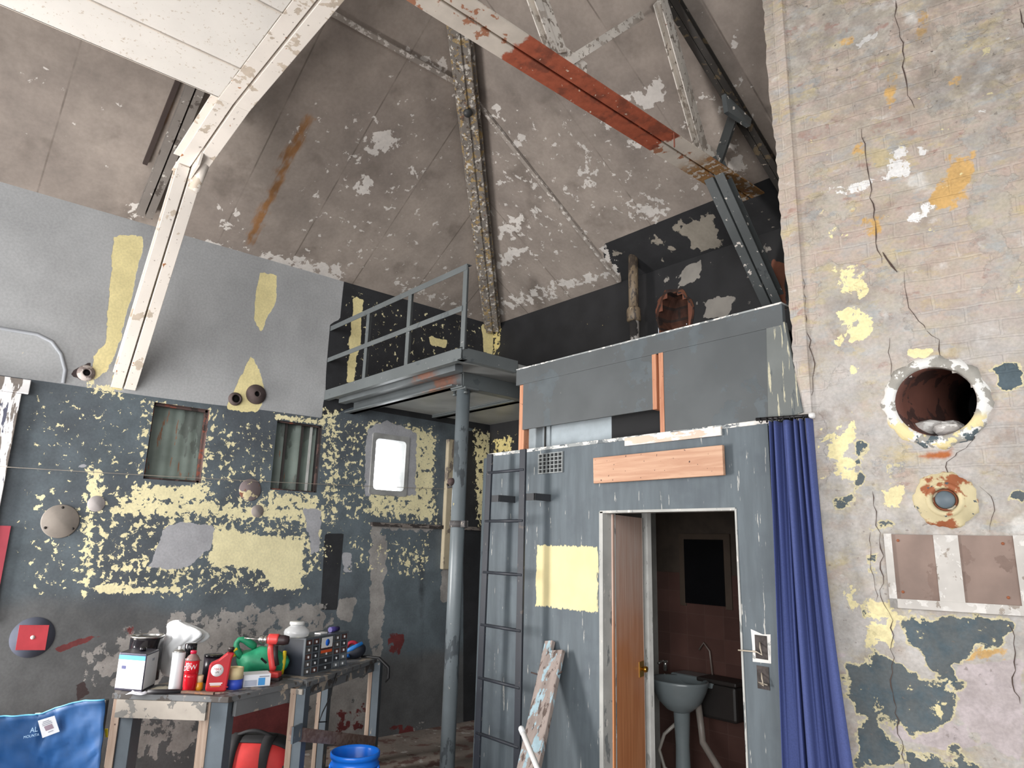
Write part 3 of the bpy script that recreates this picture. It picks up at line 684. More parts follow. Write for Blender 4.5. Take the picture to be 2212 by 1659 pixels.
struct(k.build('frame', M_reveal, w1))
w2 = window_box('window_2', W2, .14, M_blackgap)
y0, y1, z0, z1 = W2
k = MB(); corrugated(k, y0, y1, z0, z1, XL - .125, 3, .012); struct(k.build('corrugated_sheet', M_sheet, w2))
M_bar2 = plain('window_bar_paint', C(64, 58, 56), .6); M_bar3 = plain('window_bar_white', C(200, 200, 196), .6)
for q, mm in ((.30, M_bar2), (.66, M_bar2), (.86, M_bar3)):
    yy = y0 + (y1 - y0) * q; k = MB().box((XL - .10, yy - .009, z0), (XL - .085, yy + .009, z1)); struct(k.build('bar', mm, w2))
k = MB()
for a_, b_ in (((y0, z0), (y1, z0)), ((y1, z0), (y1, z1)), ((y1, z1), (y0, z1)), ((y0, z1), (y0, z0))):
    k.bar((XL - .04, a_[0], a_[1]), (XL - .04, b_[0], b_[1]), .022, .02, Vector((1, 0, 0)))
struct(k.build('frame', M_reveal, w2))
# bright window with rounded corners: frame plate with an opening to the sky
def rrect(yc, zc, hy, hz, r, n=5):
    P_ = []
    for sx, sz, a0 in ((1, 1, 0), (-1, 1, 90), (-1, -1, 180), (1, -1, 270)):
        for i in range(n + 1):
            t = math.radians(a0 + 90 * i / n); P_.append((yc + sx * (hy - r) + r * math.cos(t), zc + sz * (hz - r) + r * math.sin(t)))
    return P_
y0, y1, z0, z1 = W3; yc, zc = (y0 + y1) / 2, (z0 + z1) / 2
M_w3 = plain('pale_window_surround', C(150, 150, 148), .7, var=.2)
k = MB(); inn = rrect(yc, zc, (y1 - y0) / 2 - .002, (z1 - z0) / 2 - .002, .035); outr = rrect(yc, zc, (y1 - y0) / 2 + .035, (z1 - z0) / 2 + .045, .02); n = len(inn)
vs = [(XL + .012, a_, b_) for a_, b_ in outr] + [(XL + .012, a_, b_) for a_, b_ in inn] + [(XL - .12, a_, b_) for a_, b_ in inn] + [(XL - .002, a_, b_) for a_, b_ in outr]
k.add(vs, [(i, (i + 1) % n, n + (i + 1) % n, n + i) for i in range(n)] + [(n + i, n + (i + 1) % n, 2 * n + (i + 1) % n, 2 * n + i) for i in range(n)] + [(i, (i + 1) % n, 3 * n + (i + 1) % n, 3 * n + i) for i in range(n)])
w3 = struct(k.build('window_3', M_w3))
gm = bpy.data.materials.new('frosted_pane'); gm.use_nodes = True; nt = gm.node_tree; bs = nt.nodes['Principled BSDF']
bs.inputs['Base Color'].default_value = (1, 1, 1, 1); bs.inputs['Emission Color'].default_value = (.93, .97, 1, 1); bs.inputs['Emission Strength'].default_value = 5.0
k = MB().prism([(XL - .11, a_, b_) for a_, b_ in inn], (-1, 0, 0), .006); struct(k.build('pane', gm, w3))

# ---- things built into the left wall -----------------------------------
M_greyp = plain('grey_wall_paint', C(150, 153, 158), .75, var=.06)
q = L2([(-60, 705), (95, 722), (135, 765), (138, 822), (-60, 800)])
# raised grey moulding with a rounded corner
pts = L2([(-80, 702), (0, 709), (80, 722), (112, 738), (132, 765), (141, 800), (136, 828)])
k = MB().tube([(XL + .002, a_, b_) for a_, b_ in pts], .013, 8); struct(k.build('trim_4', M_greyp))
# white peeling door trim at the left edge
M_wtrim = worn('peeling_white_trim', C(226, 224, 224), [(C(122, 114, 108), 11, .54, (1, 2.2, .35)), (C(84, 86, 104), 9, .64, (1, 2.2, .4))], .7)
e0 = L2([(60, 853)])[0]; e1 = L2([(60, 832)])[0]
k = MB().box((XL, -.8, e0[1]), (XL + .045, e1[0] + .01, e1[1] + .03)); struct(k.build('trim_5', M_wtrim, bevel=.004))
yv = L2([(44, 860)])[0][0]
k = MB().box((XL, yv - .28, -.15), (XL + .03, yv, e0[1] - .002)); struct(k.build('trim_6', M_wtrim, bevel=.004))
M_redw = worn('red_board_paint', C(158, 60, 72), [(C(190, 120, 120), 9, .66, (1, 1, 1))], .6)
zt = L2([(18, 1136)])[0]; zb = L2([(2, 1345)])[0]
rb = MB().box((XL + .004, -.35, zb[1]), (XL + .022, zt[0] + .012, zt[1])).build('red_board', M_redw); tag(rb, 'dull red board on the left wall below the white peeling trim', 'board')
# thin ledge (old pipe chase) under the bright window
a0 = L2([(800, 1129)])[0]; a1 = L2([(1060, 1140)])[0]
k = MB().box((XL, a0[0], a0[1] - .03), (XL + .035, YB - .0, a0[1] + .005)); struct(k.build('trim_7', worn('ledge_paint', C(120, 112, 106), [(C(60, 54, 52), 12, .5, (1, 1, 3))], .8), bevel=.003))
# vertical pale pipe chase near the corner
p0 = L2([(972, 950)])[0]; k = MB().box((XL, p0[0] - .05, -.25), (XL + .05, p0[0] + .03, p0[1])); struct(k.build('trim_8', worn('chase_plaster', C(176, 164, 140), [(C(120, 110, 100), 9, .55, (1, 1, .4))], .85), bevel=.01))

# ================================================================== STEELWORK
Z = Vector((0, 0, 1)); X = Vector((1, 0, 0)); Y = Vector((0, 1, 0))
M_whitesteel = worn('white_painted_steel', C(222, 214, 205), [(C(168, 112, 72), 13, .68, (1, 1, 1)), (C(190, 176, 160), 7, .58, (1, 1, 1)), (C(150, 140, 132), 40, .66, (1, 1, 1))], .5, var=.05, space='world')
def chord_mat():
    g = G('rust_primed_steel', .65, space='world'); x, y, z = g.sep()[0:3]
    base = g.tint(C(206, 196, 184), g.noise(5, 5), .85, 1.06)
    n1 = g.noise(22, 6, .6); n2 = g.noise(9, 6, .6)
    yy = g.math('MULTIPLY_ADD', n1, .12, y)
    r = g.math('MULTIPLY', g.step(yy, 2.03, 2.06), g.math('SUBTRACT', 1.0, g.step(yy, 3.30, 3.32)))
    end = g.step(yy, 3.55, 3.75)
    col = g.mix(g.step(n2, .57, .60), base, C(160, 110, 84))
    col = g.mix(g.math('MULTIPLY', end, g.step(n1, .42, .48)), col, g.tint(C(150, 112, 70), n1, .5, 1.3))
    rust = g.tint(g.mix(g.step(n2, .5, .62), C(158, 82, 58), C(128, 70, 52)), n1, .85, 1.15)
    rust = g.mix(g.step(g.noise(30, 5), .66, .69), rust, C(214, 196, 178))
    col = g.mix(r, col, rust)
    g.bump(n1, .2, .004); return g.out(col)
M_chord = chord_mat()
M_mottled = worn('flaking_white_on_steel', C(212, 205, 196), [(C(140, 130, 120), 26, .58, (1, 1, 1)), (C(132, 82, 62), 16, .69, (1, 1, 1)), (C(172, 162, 152), 8, .56, (1, 1, 1))], .65, space='world')
M_blackst = worn('black_steel', C(52, 49, 46), [(C(150, 140, 128), 34, .66, (1, 1, 1)), (C(92, 80, 62), 14, .6, (1, 1, 1))], .5, space='world')
M_greyst = worn('grey_painted_steel', C(82, 86, 87), [(C(216, 208, 200), 20, .63, (1, 1, 1)), (C(72, 76, 78), 10, .62, (1, 1, 1))], .45, var=.1, space='world')
M_hip = worn('flaking_hip_paint', C(126, 119, 112), [(C(164, 140, 98), 13, .545, (1.6, 1.6, .5)), (C(92, 80, 70), 18, .58, (1.6, 1.6, .5)), (C(204, 198, 190), 15, .575, (1.6, 1.6, .5)), (C(118, 90, 74), 12, .64, (1.6, 1.6, .5))], .7, space='world')

# --- white tie beam with its knee brace (double channel)
tb = thing('tie_beam', (-5.5, 1.1, 1.05), 'white painted double channel beam with knee brace rising from the left wall', 'beam')
A0 = Vector((-3.86, 1.095, 2.50)); A1 = Vector((-0.9, 1.095, 2.50)); A2 = Vector((-4.70, 1.085, 2.385))
KF = Vector((XL + .012, 1.085, 1.03)); KT = Vector((-4.62, 1.085, 2.35))
for fl_, nm in ((1, 'beam_channel'), (-1, 'beam_channel')):
    k = MB(); k.chan(A0, A1, .085, .15, .008, Z, fl_, .007); k.chan(A2, A0 + Vector((.002, 0, 0)), .085, .14, .008, Z, fl_, .007); k.build(nm, M_whitesteel, tb, bevel=.003)
upk = (KT - KF).cross(Y).normalized()
if upk.x > 0: upk = -upk
for fl_ in (1, -1):
    k = MB().chan(KF, KT + (KT - KF).normalized() * .05, .076, .085, .008, upk, fl_, .006); k.build('knee_brace', M_whitesteel, tb, bevel=.003)
k = MB().prism([(-4.86, 1.088, 2.30), (-4.45, 1.088, 2.36), (-4.30, 1.088, 2.56), (-4.62, 1.088, 2.56)], Y, .014); k.build('gusset_plate', M_whitesteel, tb)
ps = onY(462, 325, 1.16)
k = MB().tube([ps + Vector((-.01, 0, .09)), ps], .034, 20, cap=False); k.tube([ps + Vector((-.01, 0, .09)), ps], .028, 20, cap=False)
k.ring([(.028, 0), (.036, 0), (.036, -.012), (.028, -.012)], ps, Z, 20); k.build('pipe_stub', M_whitesteel, tb)
k = MB().tube([ps + Vector((-.03, -.005, .07)), KT + Vector((-.05, .055, -.06))], .036, 12); k.build('bracket_tube', M_whitesteel, tb)

# --- truss: bottom chord, web members and knee brace to the back wall
tr = thing('roof_truss', (-2.35, 4.5, 1.7), 'steel roof truss with a rust red stretch along its white bottom chord', 'truss')
for fl_ in (1, -1):
    MB().ext([(fl_ * a_, b_) for a_, b_ in ((.008, 0), (.113, 0), (.113, .010), (.018, .010), (.018, .10), (.008, .10))][::fl_], (-2.35, 1.2, 2.50), (-2.35, YB - .005, 2.50), X, Z).build('bottom_chord', M_chord, tr, bevel=.003)
def angle_pair(name, p0, p1, mat, w=.05, gap=.01, par=tr, upv=None):
    for s_ in (1, -1):
        p0 = Vector(p0); p1 = Vector(p1)
        MB().chan(p0, p1, w, .05, .006, upv or X, s_, gap / 2).build(name, mat, par)
angle_pair('strut', (-2.35, 2.275, 2.60), (-2.32, 1.75, 3.40), M_mottled, .055, .012, upv=X)
MB().bar((-2.31, 2.36, 2.60), (-2.27, 2.95, 3.22), .05, .02, X).build('strut', M_mottled, tr)
MB().bar((-2.36, 2.36, 2.60), (-2.32, 2.95, 3.22), .012, .045, X).build('strut', M_blackst, tr)
MB().chan((-2.38, 3.70, 2.60), (-2.11, 2.88, 3.17), .05, .05, .006, X, 1, .004).build('strut', M_mottled, tr)
MB().chan((-2.38, 3.70, 2.60), (-2.11, 2.88, 3.17), .05, .05, .006, X, -1, .004).build('strut', M_mottled, tr)
MB().bar((-2.36, 3.87, 2.60), (-2.055, 3.62, 2.76), .075, .02, Vector((.6, .6, .5))).build('strut', M_greyst, tr)
MB().chan((-2.06, 2.55, 3.42), (-2.06, YB - .04, 2.245), .04, .055, .007, Z, 1, .002).build('rafter', M_blackst, tr)
MB().chan((-2.06, 2.55, 3.42), (-2.06, YB - .04, 2.245), .04, .055, .007, Z, -1, .002).build('rafter', M_blackst, tr)
MB().prism([(-2.335, 2.18, 2.52), (-2.335, 2.50, 2.52), (-2.325, 2.50, 2.66), (-2.325, 2.20, 2.68)], X, .012).build('gusset_plate', M_mottled, tr)
MB().prism([(-2.335, 3.58, 2.52), (-2.335, 3.95, 2.52), (-2.325, 3.92, 2.66), (-2.325, 3.62, 2.68)], X, .012).build('gusset_plate', M_mottled, tr)
MB().prism([(-2.09, 3.52, 2.84), (-2.03, 3.72, 2.72), (-2.03, 3.70, 2.66), (-2.09, 3.54, 2.72)], X, .03).build('gusset_plate', M_greyst, tr)
kb0 = Vector((-2.36, 3.80, 2.50)); kb1 = Vector((-2.36, YB - .012, 1.72))
for fl_ in (1, -1):
    MB().chan(kb0 + Vector((0, -.06, .09)), kb1, .07, .085, .008, Vector((0, 1, .9)), fl_, .006).build('knee_brace', M_greyst, tr, bevel=.003)
MB().box((-2.24, 3.2, 2.40), (-2.234, 3.206, 2.50)).build('hanging_wire', plain('rusty_wire', C(130, 74, 58), .6), tr)

# --- hip rafter from the corner
h0 = Vector((XL + .05, YB - .05, ZE - .065)); hd = Vector((1, -1, SL)).normalized(); hn = hd.cross(Vector((1, 1, 0))).normalized()
if hn.z > 0: hn = -hn
hb = thing('hip_rafter', h0, 'flaking yellow and grey hip rafter running up from the back corner', 'rafter')
L_ = 4.2; sd_ = Vector((1, 1, 0)).normalized()
k = MB().ext([(-.09, 0.02), (.09, 0.02), (.09, -.012), (-.09, -.012)], h0, h0 + hd * L_, sd_, -hn)
k.build('flange', M_hip, hb, bevel=.004)
k = MB().ext([(-.068, 0), (.068, 0), (.068, .05), (.010, .05), (.004, .062), (-.068, .062)], h0 + hn * .0, h0 + hd * L_, sd_, hn); k.build('web', M_hip, hb, bevel=.006)
pc = h0 + hd * 2.62 + hn * .055 + sd_ * .0
MB().lathe([(.0, .03), (.028, .028), (.036, .01), (.036, 0)], pc, hn, 16).build('round_boss', plain('boss_dark', C(58, 58, 58), .5), hb)
# --- short grey rafter behind the white beam
M_darkst = worn('dirty_grey_rafter', C(122, 115, 109), [(C(84, 76, 70), 9, .60, (1, 1, 1)), (C(190, 184, 176), 20, .64, (1, 1, 1))], .7, space='world')
rf = thing('wall_rafter', (-5.4, 1.0, 2.4), 'dirty grey rafter pressed to the roof lining behind the white beam', 'rafter')
nL = Vector((-SL, 0, 1)).normalized(); dL = Vector((1, 0, SL)).normalized(); pr = Vector((XL + .1, 1.02, ZE + .06)) - nL * .02
MB().chan(pr, pr + dL * 4.0, .05, .06, .007, -nL, 1, .006).build('channel', M_darkst, rf)
MB().chan(pr, pr + dL * 4.0, .05, .06, .007, -nL, -1, .006).build('channel', M_darkst, rf)
MB().bar(pr + Vector((.35, -.11, .21)) , pr + dL * 1.6 + Vector((0, -.10, 0)), .03, .02, nL).build('gap_shade_strip', plain('gap_shade_strip', C(58, 46, 42), .8), rf)  # dark strip laid in for the shaded gap in the broken lining

# ================================================================== MEZZANINE
M_plat = worn('grey_platform_paint', C(94, 99, 100), [(C(190, 184, 178), 36, .69, (1, 1, 1)), (C(84, 90, 92), 7, .6, (1, 1, 1))], .38, var=.08, space='world')
def plat_rust():
    g = G('grey_paint_with_rust', .4, space='world'); x, y, z = g.sep()[0:3]
    base = g.tint(C(94, 99, 101), g.noise(5, 5), .9, 1.1)
    n1 = g.noise(14, 6, .6); d = g.math('ABSOLUTE', g.math('SUBTRACT', g.math('MULTIPLY_ADD', n1, .3, x), -4.18 + .15)); f = g.step(d, .08, .22, .8, 0)
    f = g.math('MULTIPLY', f, g.step(n1, .38, .5)); return g.out(g.mix(f, base, g.tint(C(126, 84, 66), n1, .7, 1.2)))
M_platr = plat_rust()
M_under = plain('platform_underside', C(150, 152, 150), .35, var=.2, scale=3)
PY0 = 2.656; PX1 = -3.588; ZD0, ZD1 = 1.195, 1.283
mz = thing('mezzanine_platform', (XL + .8, 3.5, ZD0), 'grey steel mezzanine platform with handrail in the back left corner', 'platform')
MB().chan((PX1, PY0, ZD0), (XL + .005, PY0, ZD0), .05, ZD1 - ZD0, .01, Z, 1, 0).build('edge_channel', M_plat, mz, bevel=.003)
MB().chan((PX1, YC + .02, ZD0), (PX1, PY0, ZD0), .05, ZD1 - ZD0, .01, Z, 1, 0).build('edge_channel', M_plat, mz, bevel=.003)
MB().box((XL + .005, PY0 + .06, ZD0 + .03), (PX1 - .012, YB - .01, ZD1 - .02)).build('deck_plate', M_under, mz)

BX, BY = -3.97, 2.96; bz0 = onY(993, 839, BY).z
MB().chan((BX, BY, bz0), (XL + .005, BY, bz0), .10, ZD0 + .03 - bz0, .012, Z, -1, 0).build('front_beam', M_platr, mz, bevel=.004)
MB().bar((BX + .02, BY - .03, bz0 + .006), (XL + .005, BY - .03, bz0 + .006), .06, .012).build('beam_flange', M_platr, mz, bevel=.003)
MB().bar((XL + .1, PY0 + .13, ZD0 + .0), (PX1 - .20, PY0 + .13, ZD0 + .0), .07, .05).build('angle_ledge', M_platr, mz, bevel=.003)
MB().chan((BX, BY - .01, bz0), (BX, YB - .01, bz0), .09, ZD0 + .03 - bz0, .012, Z, -1, -.02).build('side_beam', M_plat, mz, bevel=.004)
rz = onY(1115, 872, 3.9).z
MB().chan((XL + .005, 3.9, rz), (PX1 - .05, 3.9, rz), .09, ZD0 + .03 - rz, .012, Z, 1, 0).build('rear_beam', M_plat, mz, bevel=.004)
MB().bar((XL + .005, 3.87, rz + .006), (PX1 - .05, 3.87, rz + .006), .06, .012).build('beam_flange', M_plat, mz)
MB().box((BX - .07, BY - .06, bz0 - .014), (BX + .07, BY + .08, bz0 - .001)).build('cap_plate', M_plat, mz, bevel=.004)
rl = thing('handrail', (PX1, PY0, ZD1), None, None); rl.parent = mz; rl.location = Vector((PX1, PY0, ZD1)) - mz.location
del_keys = [k_ for k_ in rl.keys()]
ZT = 1.877
def post_px(px, py0, py1, nm='post'):
    p = onY(px, py0, PY0 + .015); q = onY(px, py1, PY0 + .015)
    return p.x
zt = ZT
for x_ in (PX1 + .0, onY(889, 640, PY0 + .015).x, onY(797, 700, PY0 + .015).x):
    MB().ext([(0, 0), (.045, 0), (.045, .008), (.008, .008), (.008, .045), (0, .045)], (x_ - .03, PY0 + .004, ZD1 - .02), (x_ - .03, PY0 + .004, zt - .01), X, Y).build('post', M_plat, rl, bevel=.002)
MB().ext([(0, 0), (.045, 0), (.045, .006), (.006, .006), (.006, .045), (0, .045)], (XL + .008, PY0, zt), (PX1 + .012, PY0, zt), Vector((0, -0.0, -1)), Vector((0, 1, 0))).build('top_rail', M_plat, rl, bevel=.002)
zm = onY(990, 663, PY0).z
MB().ext([(0, 0), (.04, 0), (.04, .006), (.006, .006), (.006, .04), (0, .04)], (XL + .008, PY0 - .002, zm), (PX1 - .02, PY0 - .002, zm), Vector((0, 0, -1)), Vector((0, 1, 0))).build('mid_rail', M_plat, rl, bevel=.002)

# --- supporting column
cp = onY(1001, 850, BY + .01); cx_, cy_ = cp.x, cp.y
sc_ = thing('support_column', (cx_, cy_, FL), 'grey round steel column holding up the platform corner', 'column')
M_col = worn('grey_column_paint', C(106, 114, 118), [(C(78, 84, 88), 9, .58, (1, 1, .4)), (C(196, 190, 180), 26, .70, (1, 1, .5)), (C(210, 190, 130), 18, .74, (1, 1, .6))], .35, var=.1)
MB().lathe([(.05, 0), (.05, bz0 - FL - .02)], (cx_, cy_, FL), Z, 24).build('pole', M_col, sc_)
MB().box((cx_ - .085, cy_ - .05, bz0 - .022), (cx_ + .085, cy_ + .08, bz0 - .006)).build('top_plate', M_plat, sc_, bevel=.003)
for s_ in (-1, 1):
    MB().lathe([(.012, -.035), (.016, -.035), (.016, -.022), (.012, -.022), (.009, 0)], (cx_ + s_ * .068, cy_ - .03, bz0 - .02), Z, 8).build('bolt', M_plat, sc_)
zc_ = onY(1000, 1132, cy_).z
k = MB().ring([(.051, -.022), (.058, -.022), (.058, .022), (.051, .022)], (cx_, cy_, zc_), Z, 24); k.box((cx_ + .045, cy_ - .016, zc_ - .022), (cx_ + .10, cy_ - .006, zc_ + .022)); k.box((cx_ + .045, cy_ + .006, zc_ - .022), (cx_ + .10, cy_ + .016, zc_ + .022)); k.box((cx_ - .08, cy_ - .012, zc_ - .02), (cx_ - .04, cy_ + .012, zc_ + .02))
k.build('clamp', worn('clamp_iron', C(74, 72, 72), [(C(140, 132, 124), 30, .58, (1, 1, 1))], .7), sc_)
zt_ = onY(985, 1042, cy_).z
MB().lathe([(.0, .03), (.02, .028), (.026, .012), (.026, -.004)], (cx_ - .02, cy_ - .05, zt_), (-.2, -1, 0), 12).build('rusty_knob', worn('rusty_knob', C(104, 78, 72), [(C(70, 56, 54), 20, .5, (1, 1, 1))], .8), sc_)
MB().tube([(cx_ - .035, cy_ - .03, zt_ - .03), (cx_ - .085, cy_ - .035, zt_ - .035), (cx_ - .095, cy_ - .035, zt_ - .01)], .009, 8).build('hook', plain('hook_iron', C(48, 44, 44), .6), sc_)

# ================================================================== CUBICLE
M_cub = worn('weathered_grey_board', C(112, 122, 128), [(C(196, 192, 186), 40, .71, (1, 1, .16)), (C(88, 97, 104), 5, .57, (1, 1, .25))], .7, var=.12, scale=7, stretch=(3, 3, .35), space='world')
M_cub2 = worn('grey_panel_paint', C(82, 86, 88), [(C(170, 168, 160), 36, .72, (1, 1, .5)), (C(84, 91, 95), 4, .55, (1, 1, 1))], .6, var=.1, space='world')
M_cubend = worn('scraped_grey_board', C(112, 116, 114), [(C(188, 182, 158), 30, .58, (1.6, 1, .14)), (C(86, 92, 94), 14, .56, (1.6, 1, .2))], .7, space='world')
M_cubtop = worn('scuffed_top_edge', C(150, 154, 154), [(C(226, 222, 216), 26, .50, (.6, 1, 1)), (C(98, 104, 108), 18, .58, (.6, 1, 1))], .7, space='world')
def wood(name, c1, c2, ax=0, sc=10):
    g = G(name, .6); st = [1, 1, 1]; st[ax] = .06
    w = g.noise(sc * 3, 6, .6, vec=g.map(tuple(st)), dist=.6); col = g.mix(g.step(w, .35, .65), c1, c2)
    kn = g.voro(5.5, vec=g.map((1, 1, 1))); col = g.mix(g.step(kn, .10, .05), col, C(96, 56, 40))
    col = g.mix(g.step(g.noise(44, 3), .68, .71), col, C(70, 44, 36)); return g.out(col)
M_newwood = wood('bare_pine', C(202, 162, 134), C(182, 136, 108), 0)
M_stud = wood('raw_stud', C(200, 146, 114), C(172, 112, 82), 2)
cu = thing('toilet_cubicle', (-2.8, YC + .5, FL), 'grey boarded toilet cubicle with a doorway and a yellow painted square', 'cubicle')
CX0, CX1 = -3.87, -1.70; CZ = .612
DX0, DX1, DZ = -2.79, -1.895, .203
T = .05
# front board with doorway; the unpainted yellow square is part of the paintwork
def front_mat():
    g = G('cubicle_front_paint', .7, space='world'); x, y, z = g.sep()[0:3]
    tall = g.noise(26, 6, .6, vec=g.map((2.2, 2.2, .18))); mid = g.noise(5, 5)
    col = g.tint(C(92, 101, 107), g.noise(7, 5, vec=g.map((3, 3, .35))), .86, 1.12); col = g.mix(g.step(mid, .5, .7, 0, .7), col, C(82, 90, 97))
    col = g.mix(g.step(tall, .665, .69), col, C(190, 188, 182))
    n = g.math('MULTIPLY', g.math('SUBTRACT', g.noise(30, 5, vec=g.map((2, 2, .5))), .5), .05); xx = g.math('ADD', x, n); zz = g.math('ADD', z, n)
    def inside(a, b, v, e=.003): return g.math('MULTIPLY', g.step(v, a - e, a + e), g.step(v, b - e, b + e, 1, 0))
    ye = g.math('MULTIPLY', inside(-3.337, -2.812, xx), inside(-.372, .0, zz))
    col = g.mix(ye, col, g.tint(C(222, 208, 158), mid, .92, 1.05))
    g.bump(tall, .2, .004); return g.out(col)
M_front = front_mat()
k = MB()
k.box((CX0, YC, FL), (DX0, YC + T, CZ)); k.box((DX1, YC, FL), (CX1, YC + T, CZ)); k.box((DX0, YC, DZ), (DX1, YC + T, CZ))
k.build('front_board', M_front, cu)
MB().box((CX0, YC - .004, CZ), (CX1 + .01, YC + T + .01, CZ + .022)).build('top_edge', M_cubtop, cu, bevel=.003)
a_ = onY(1350, 955, YC - .012); b_ = onY(1558, 932, YC - .012)
MB().box((a_.x, YC - .016, CZ - .035), (b_.x, YC - .004, CZ + .012)).build('top_strip', worn('bleached_strip', C(214, 190, 172), [(C(230, 226, 220), 20, .5, (.3, 1, 1))], .7), cu)
MB().box((CX0 - .03, YC - .015, FL), (CX0 + .012, YC + .03, CZ - .01)).build('corner_post', M_cub, cu, bevel=.004)
M_cubside = plain('cubicle_side_paint', C(92, 100, 106), .7)
MB().box((CX0, YC + T, FL), (CX0 + .04, YB - .01, CZ)).build('side_wall', M_cubside, cu)
MB().box((CX0, YC + T, CZ - .04), (CX1, YB - .01, CZ)).build('cubicle_ceiling', plain('cubicle_ceiling_paint', C(110, 100, 94), .8), cu)
# tiled interior
def tile_mat():
    g = G('dull_pink_tile', .35); bt = g.n.new('ShaderNodeTexBrick'); g.l.new(g.map(rot=(math.radians(90), 0, 0)), bt.inputs['Vector']); bt.offset = 0
    bt.inputs['Color1'].default_value = C(92, 66, 60); bt.inputs['Color2'].default_value = C(80, 57, 52); bt.inputs['Mortar'].default_value = C(92, 70, 64)
    bt.inputs['Scale'].default_value = 1; bt.inputs['Brick Width'].default_value = .15; bt.inputs['Row Height'].default_value = .15; bt.inputs['Mortar Size'].default_value = .003
    return g.out(g.tint(bt.outputs['Color'], g.noise(3, 4), .8, 1.1))
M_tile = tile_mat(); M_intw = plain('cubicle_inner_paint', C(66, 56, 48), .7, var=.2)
YT = 4.42
MB().box((CX0 + .04, YT, FL), (CX1, YT + .03, -.17)).build('tiled_wall', M_tile, cu)
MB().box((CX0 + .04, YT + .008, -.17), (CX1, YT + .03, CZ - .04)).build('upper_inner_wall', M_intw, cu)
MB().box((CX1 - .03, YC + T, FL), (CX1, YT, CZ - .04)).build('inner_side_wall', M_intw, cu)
pw = onY(1424, 1200, 3.95).x
MB().box((pw - .42, YT - .42, FL), (pw - .38, YT, CZ - .04)).build('partition', plain('partition_paint', C(150, 150, 146), .6), cu)
# door casing
M_case = worn('chipped_white_casing', C(172, 172, 168), [(C(122, 126, 126), 16, .60, (1, 1, .3)), (C(206, 202, 196), 30, .62, (1, 1, .3))], .6)
MB().box((DX0 - .006, YC - .006, FL), (DX0 + .022, YC + T + .06, DZ)).build('door_casing', M_case, cu)
MB().box((DX1 - .004, YC - .004, FL), (DX1 + .006, YC + T + .03, DZ)).build('door_casing', M_case, cu)
MB().box((DX0, YC - .006, DZ - .008), (DX1, YC + T + .03, DZ + .006)).build('door_casing', M_case, cu)
# nailed board
bd = [onY(x_, y_, YC - .02) for x_, y_ in ((1287, 1045), (1568, 1027), (1565, 962), (1286, 990))]
k = MB().prism(bd, Y, -.022); o = k.build('nailed_board', M_newwood, cu, bevel=.003); o['label'] = 'bare pine board nailed over the doorway'
# vent grille
v0 = onY(1165, 982, YC - .006); v1 = onY(1215, 1019, YC - .006)
MB().box((v0.x, YC - .003, v1.z), (v1.x, YC + .004, v0.z)).build('vent_hole', plain('vent_dark', C(30, 32, 34), .8), cu)
k = MB(); nx, nz = 6, 5
for i in range(nx + 1):
    x_ = v0.x + (v1.x - v0.x) * i / nx; k.box((x_ - .0025, YC - .014, v1.z - .004), (x_ + .0025, YC - .002, v0.z + .004))
for j in range(nz + 1):
    z_ = v1.z + (v0.z - v1.z) * j / nz; k.box((v0.x - .004, YC - .012, z_ - .0025), (v1.x + .004, YC - .002, z_ + .0025))
k.build('vent_grille', plain('vent_metal', C(150, 154, 154), .5), cu)
# switch recesses with loose wires
M_hole = plain('box_dark', C(70, 64, 62), .9, var=.4, scale=30); M_chip = worn('chipped_white', C(222, 220, 216), [(C(170, 170, 166), 20, .55, (1, 1, 1))], .8)
M_wire = plain('bare_wire', C(196, 184, 166), .5)
for px_, py_, w_, h_, border in ((1645, 1398, .062, .105, True), (1649, 1464, .06, .10, False)):
    p = onY(px_, py_, YC)
    if border: MB().prism([(p.x - .048, YC - .0015, p.z - .07), (p.x + .045, YC - .0015, p.z - .066), (p.x + .05, YC - .0015, p.z + .062), (p.x + .01, YC - .0015, p.z + .058), (p.x - .05, YC - .0015, p.z + .075), (p.x - .046, YC - .0015, p.z)], Y, .001).build('chipped_surround', M_chip, cu)
    MB().box((p.x - w_ / 2, YC - .003, p.z - h_ / 2), (p.x + w_ / 2, YC + .003, p.z + h_ / 2)).build('switch_recess', M_hole, cu)
    MB().tube([p + Vector((-.005, -.004, .02)), p + Vector((.01, -.03, .0)), p + Vector((.018, -.03, -.03)), p + Vector((-.012, -.025, -.02)), p + Vector((-.11 if border else .03, -.02, -.025))], .0035, 6).build('loose_wire', M_wire, cu)

# upper boxing
MB().box((-3.578, YC - .004, 1.094), (-1.585, YC + .03, 1.207)).build('top_board', M_cub2, cu, bevel=.003)
MB().box((-3.578, YC - .006, 1.205), (-1.585, YC + .08, 1.214)).build('upper_edge', M_cubtop, cu)
MB().box((-3.505, YC + .001, .772), (-2.388, YC + .016, 1.098)).build('upper_panel', M_cub2, cu)
MB().box((-2.312, YC + .001, .612), (-1.675, YC + .016, 1.098)).build('upper_panel', M_cub2, cu)
k = MB().prism([(-1.695, YC - .003, .60), (-1.515, YC - .003, .645), (-1.578, YC - .003, 1.11), (-1.675, YC - .003, 1.11)], Y, .03); k.build('end_board', M_cubend, cu, bevel=.003)
MB().box((-3.553, YC + .012, .62), (-3.50, YC + .06, 1.094)).build('stud', M_stud, cu)
MB().box((-2.39, YC - .002, .77), (-2.362, YC + .06, 1.096)).build('stud', M_stud, cu)
MB().box((-2.342, YC - .002, .617), (-2.312, YC + .06, 1.096)).build('stud', M_stud, cu)
MB().box((-2.362, YC + .03, .64), (-2.342, YC + .06, 1.096)).build('stud', plain('stud_shadow_side', C(120, 76, 56), .8), cu)
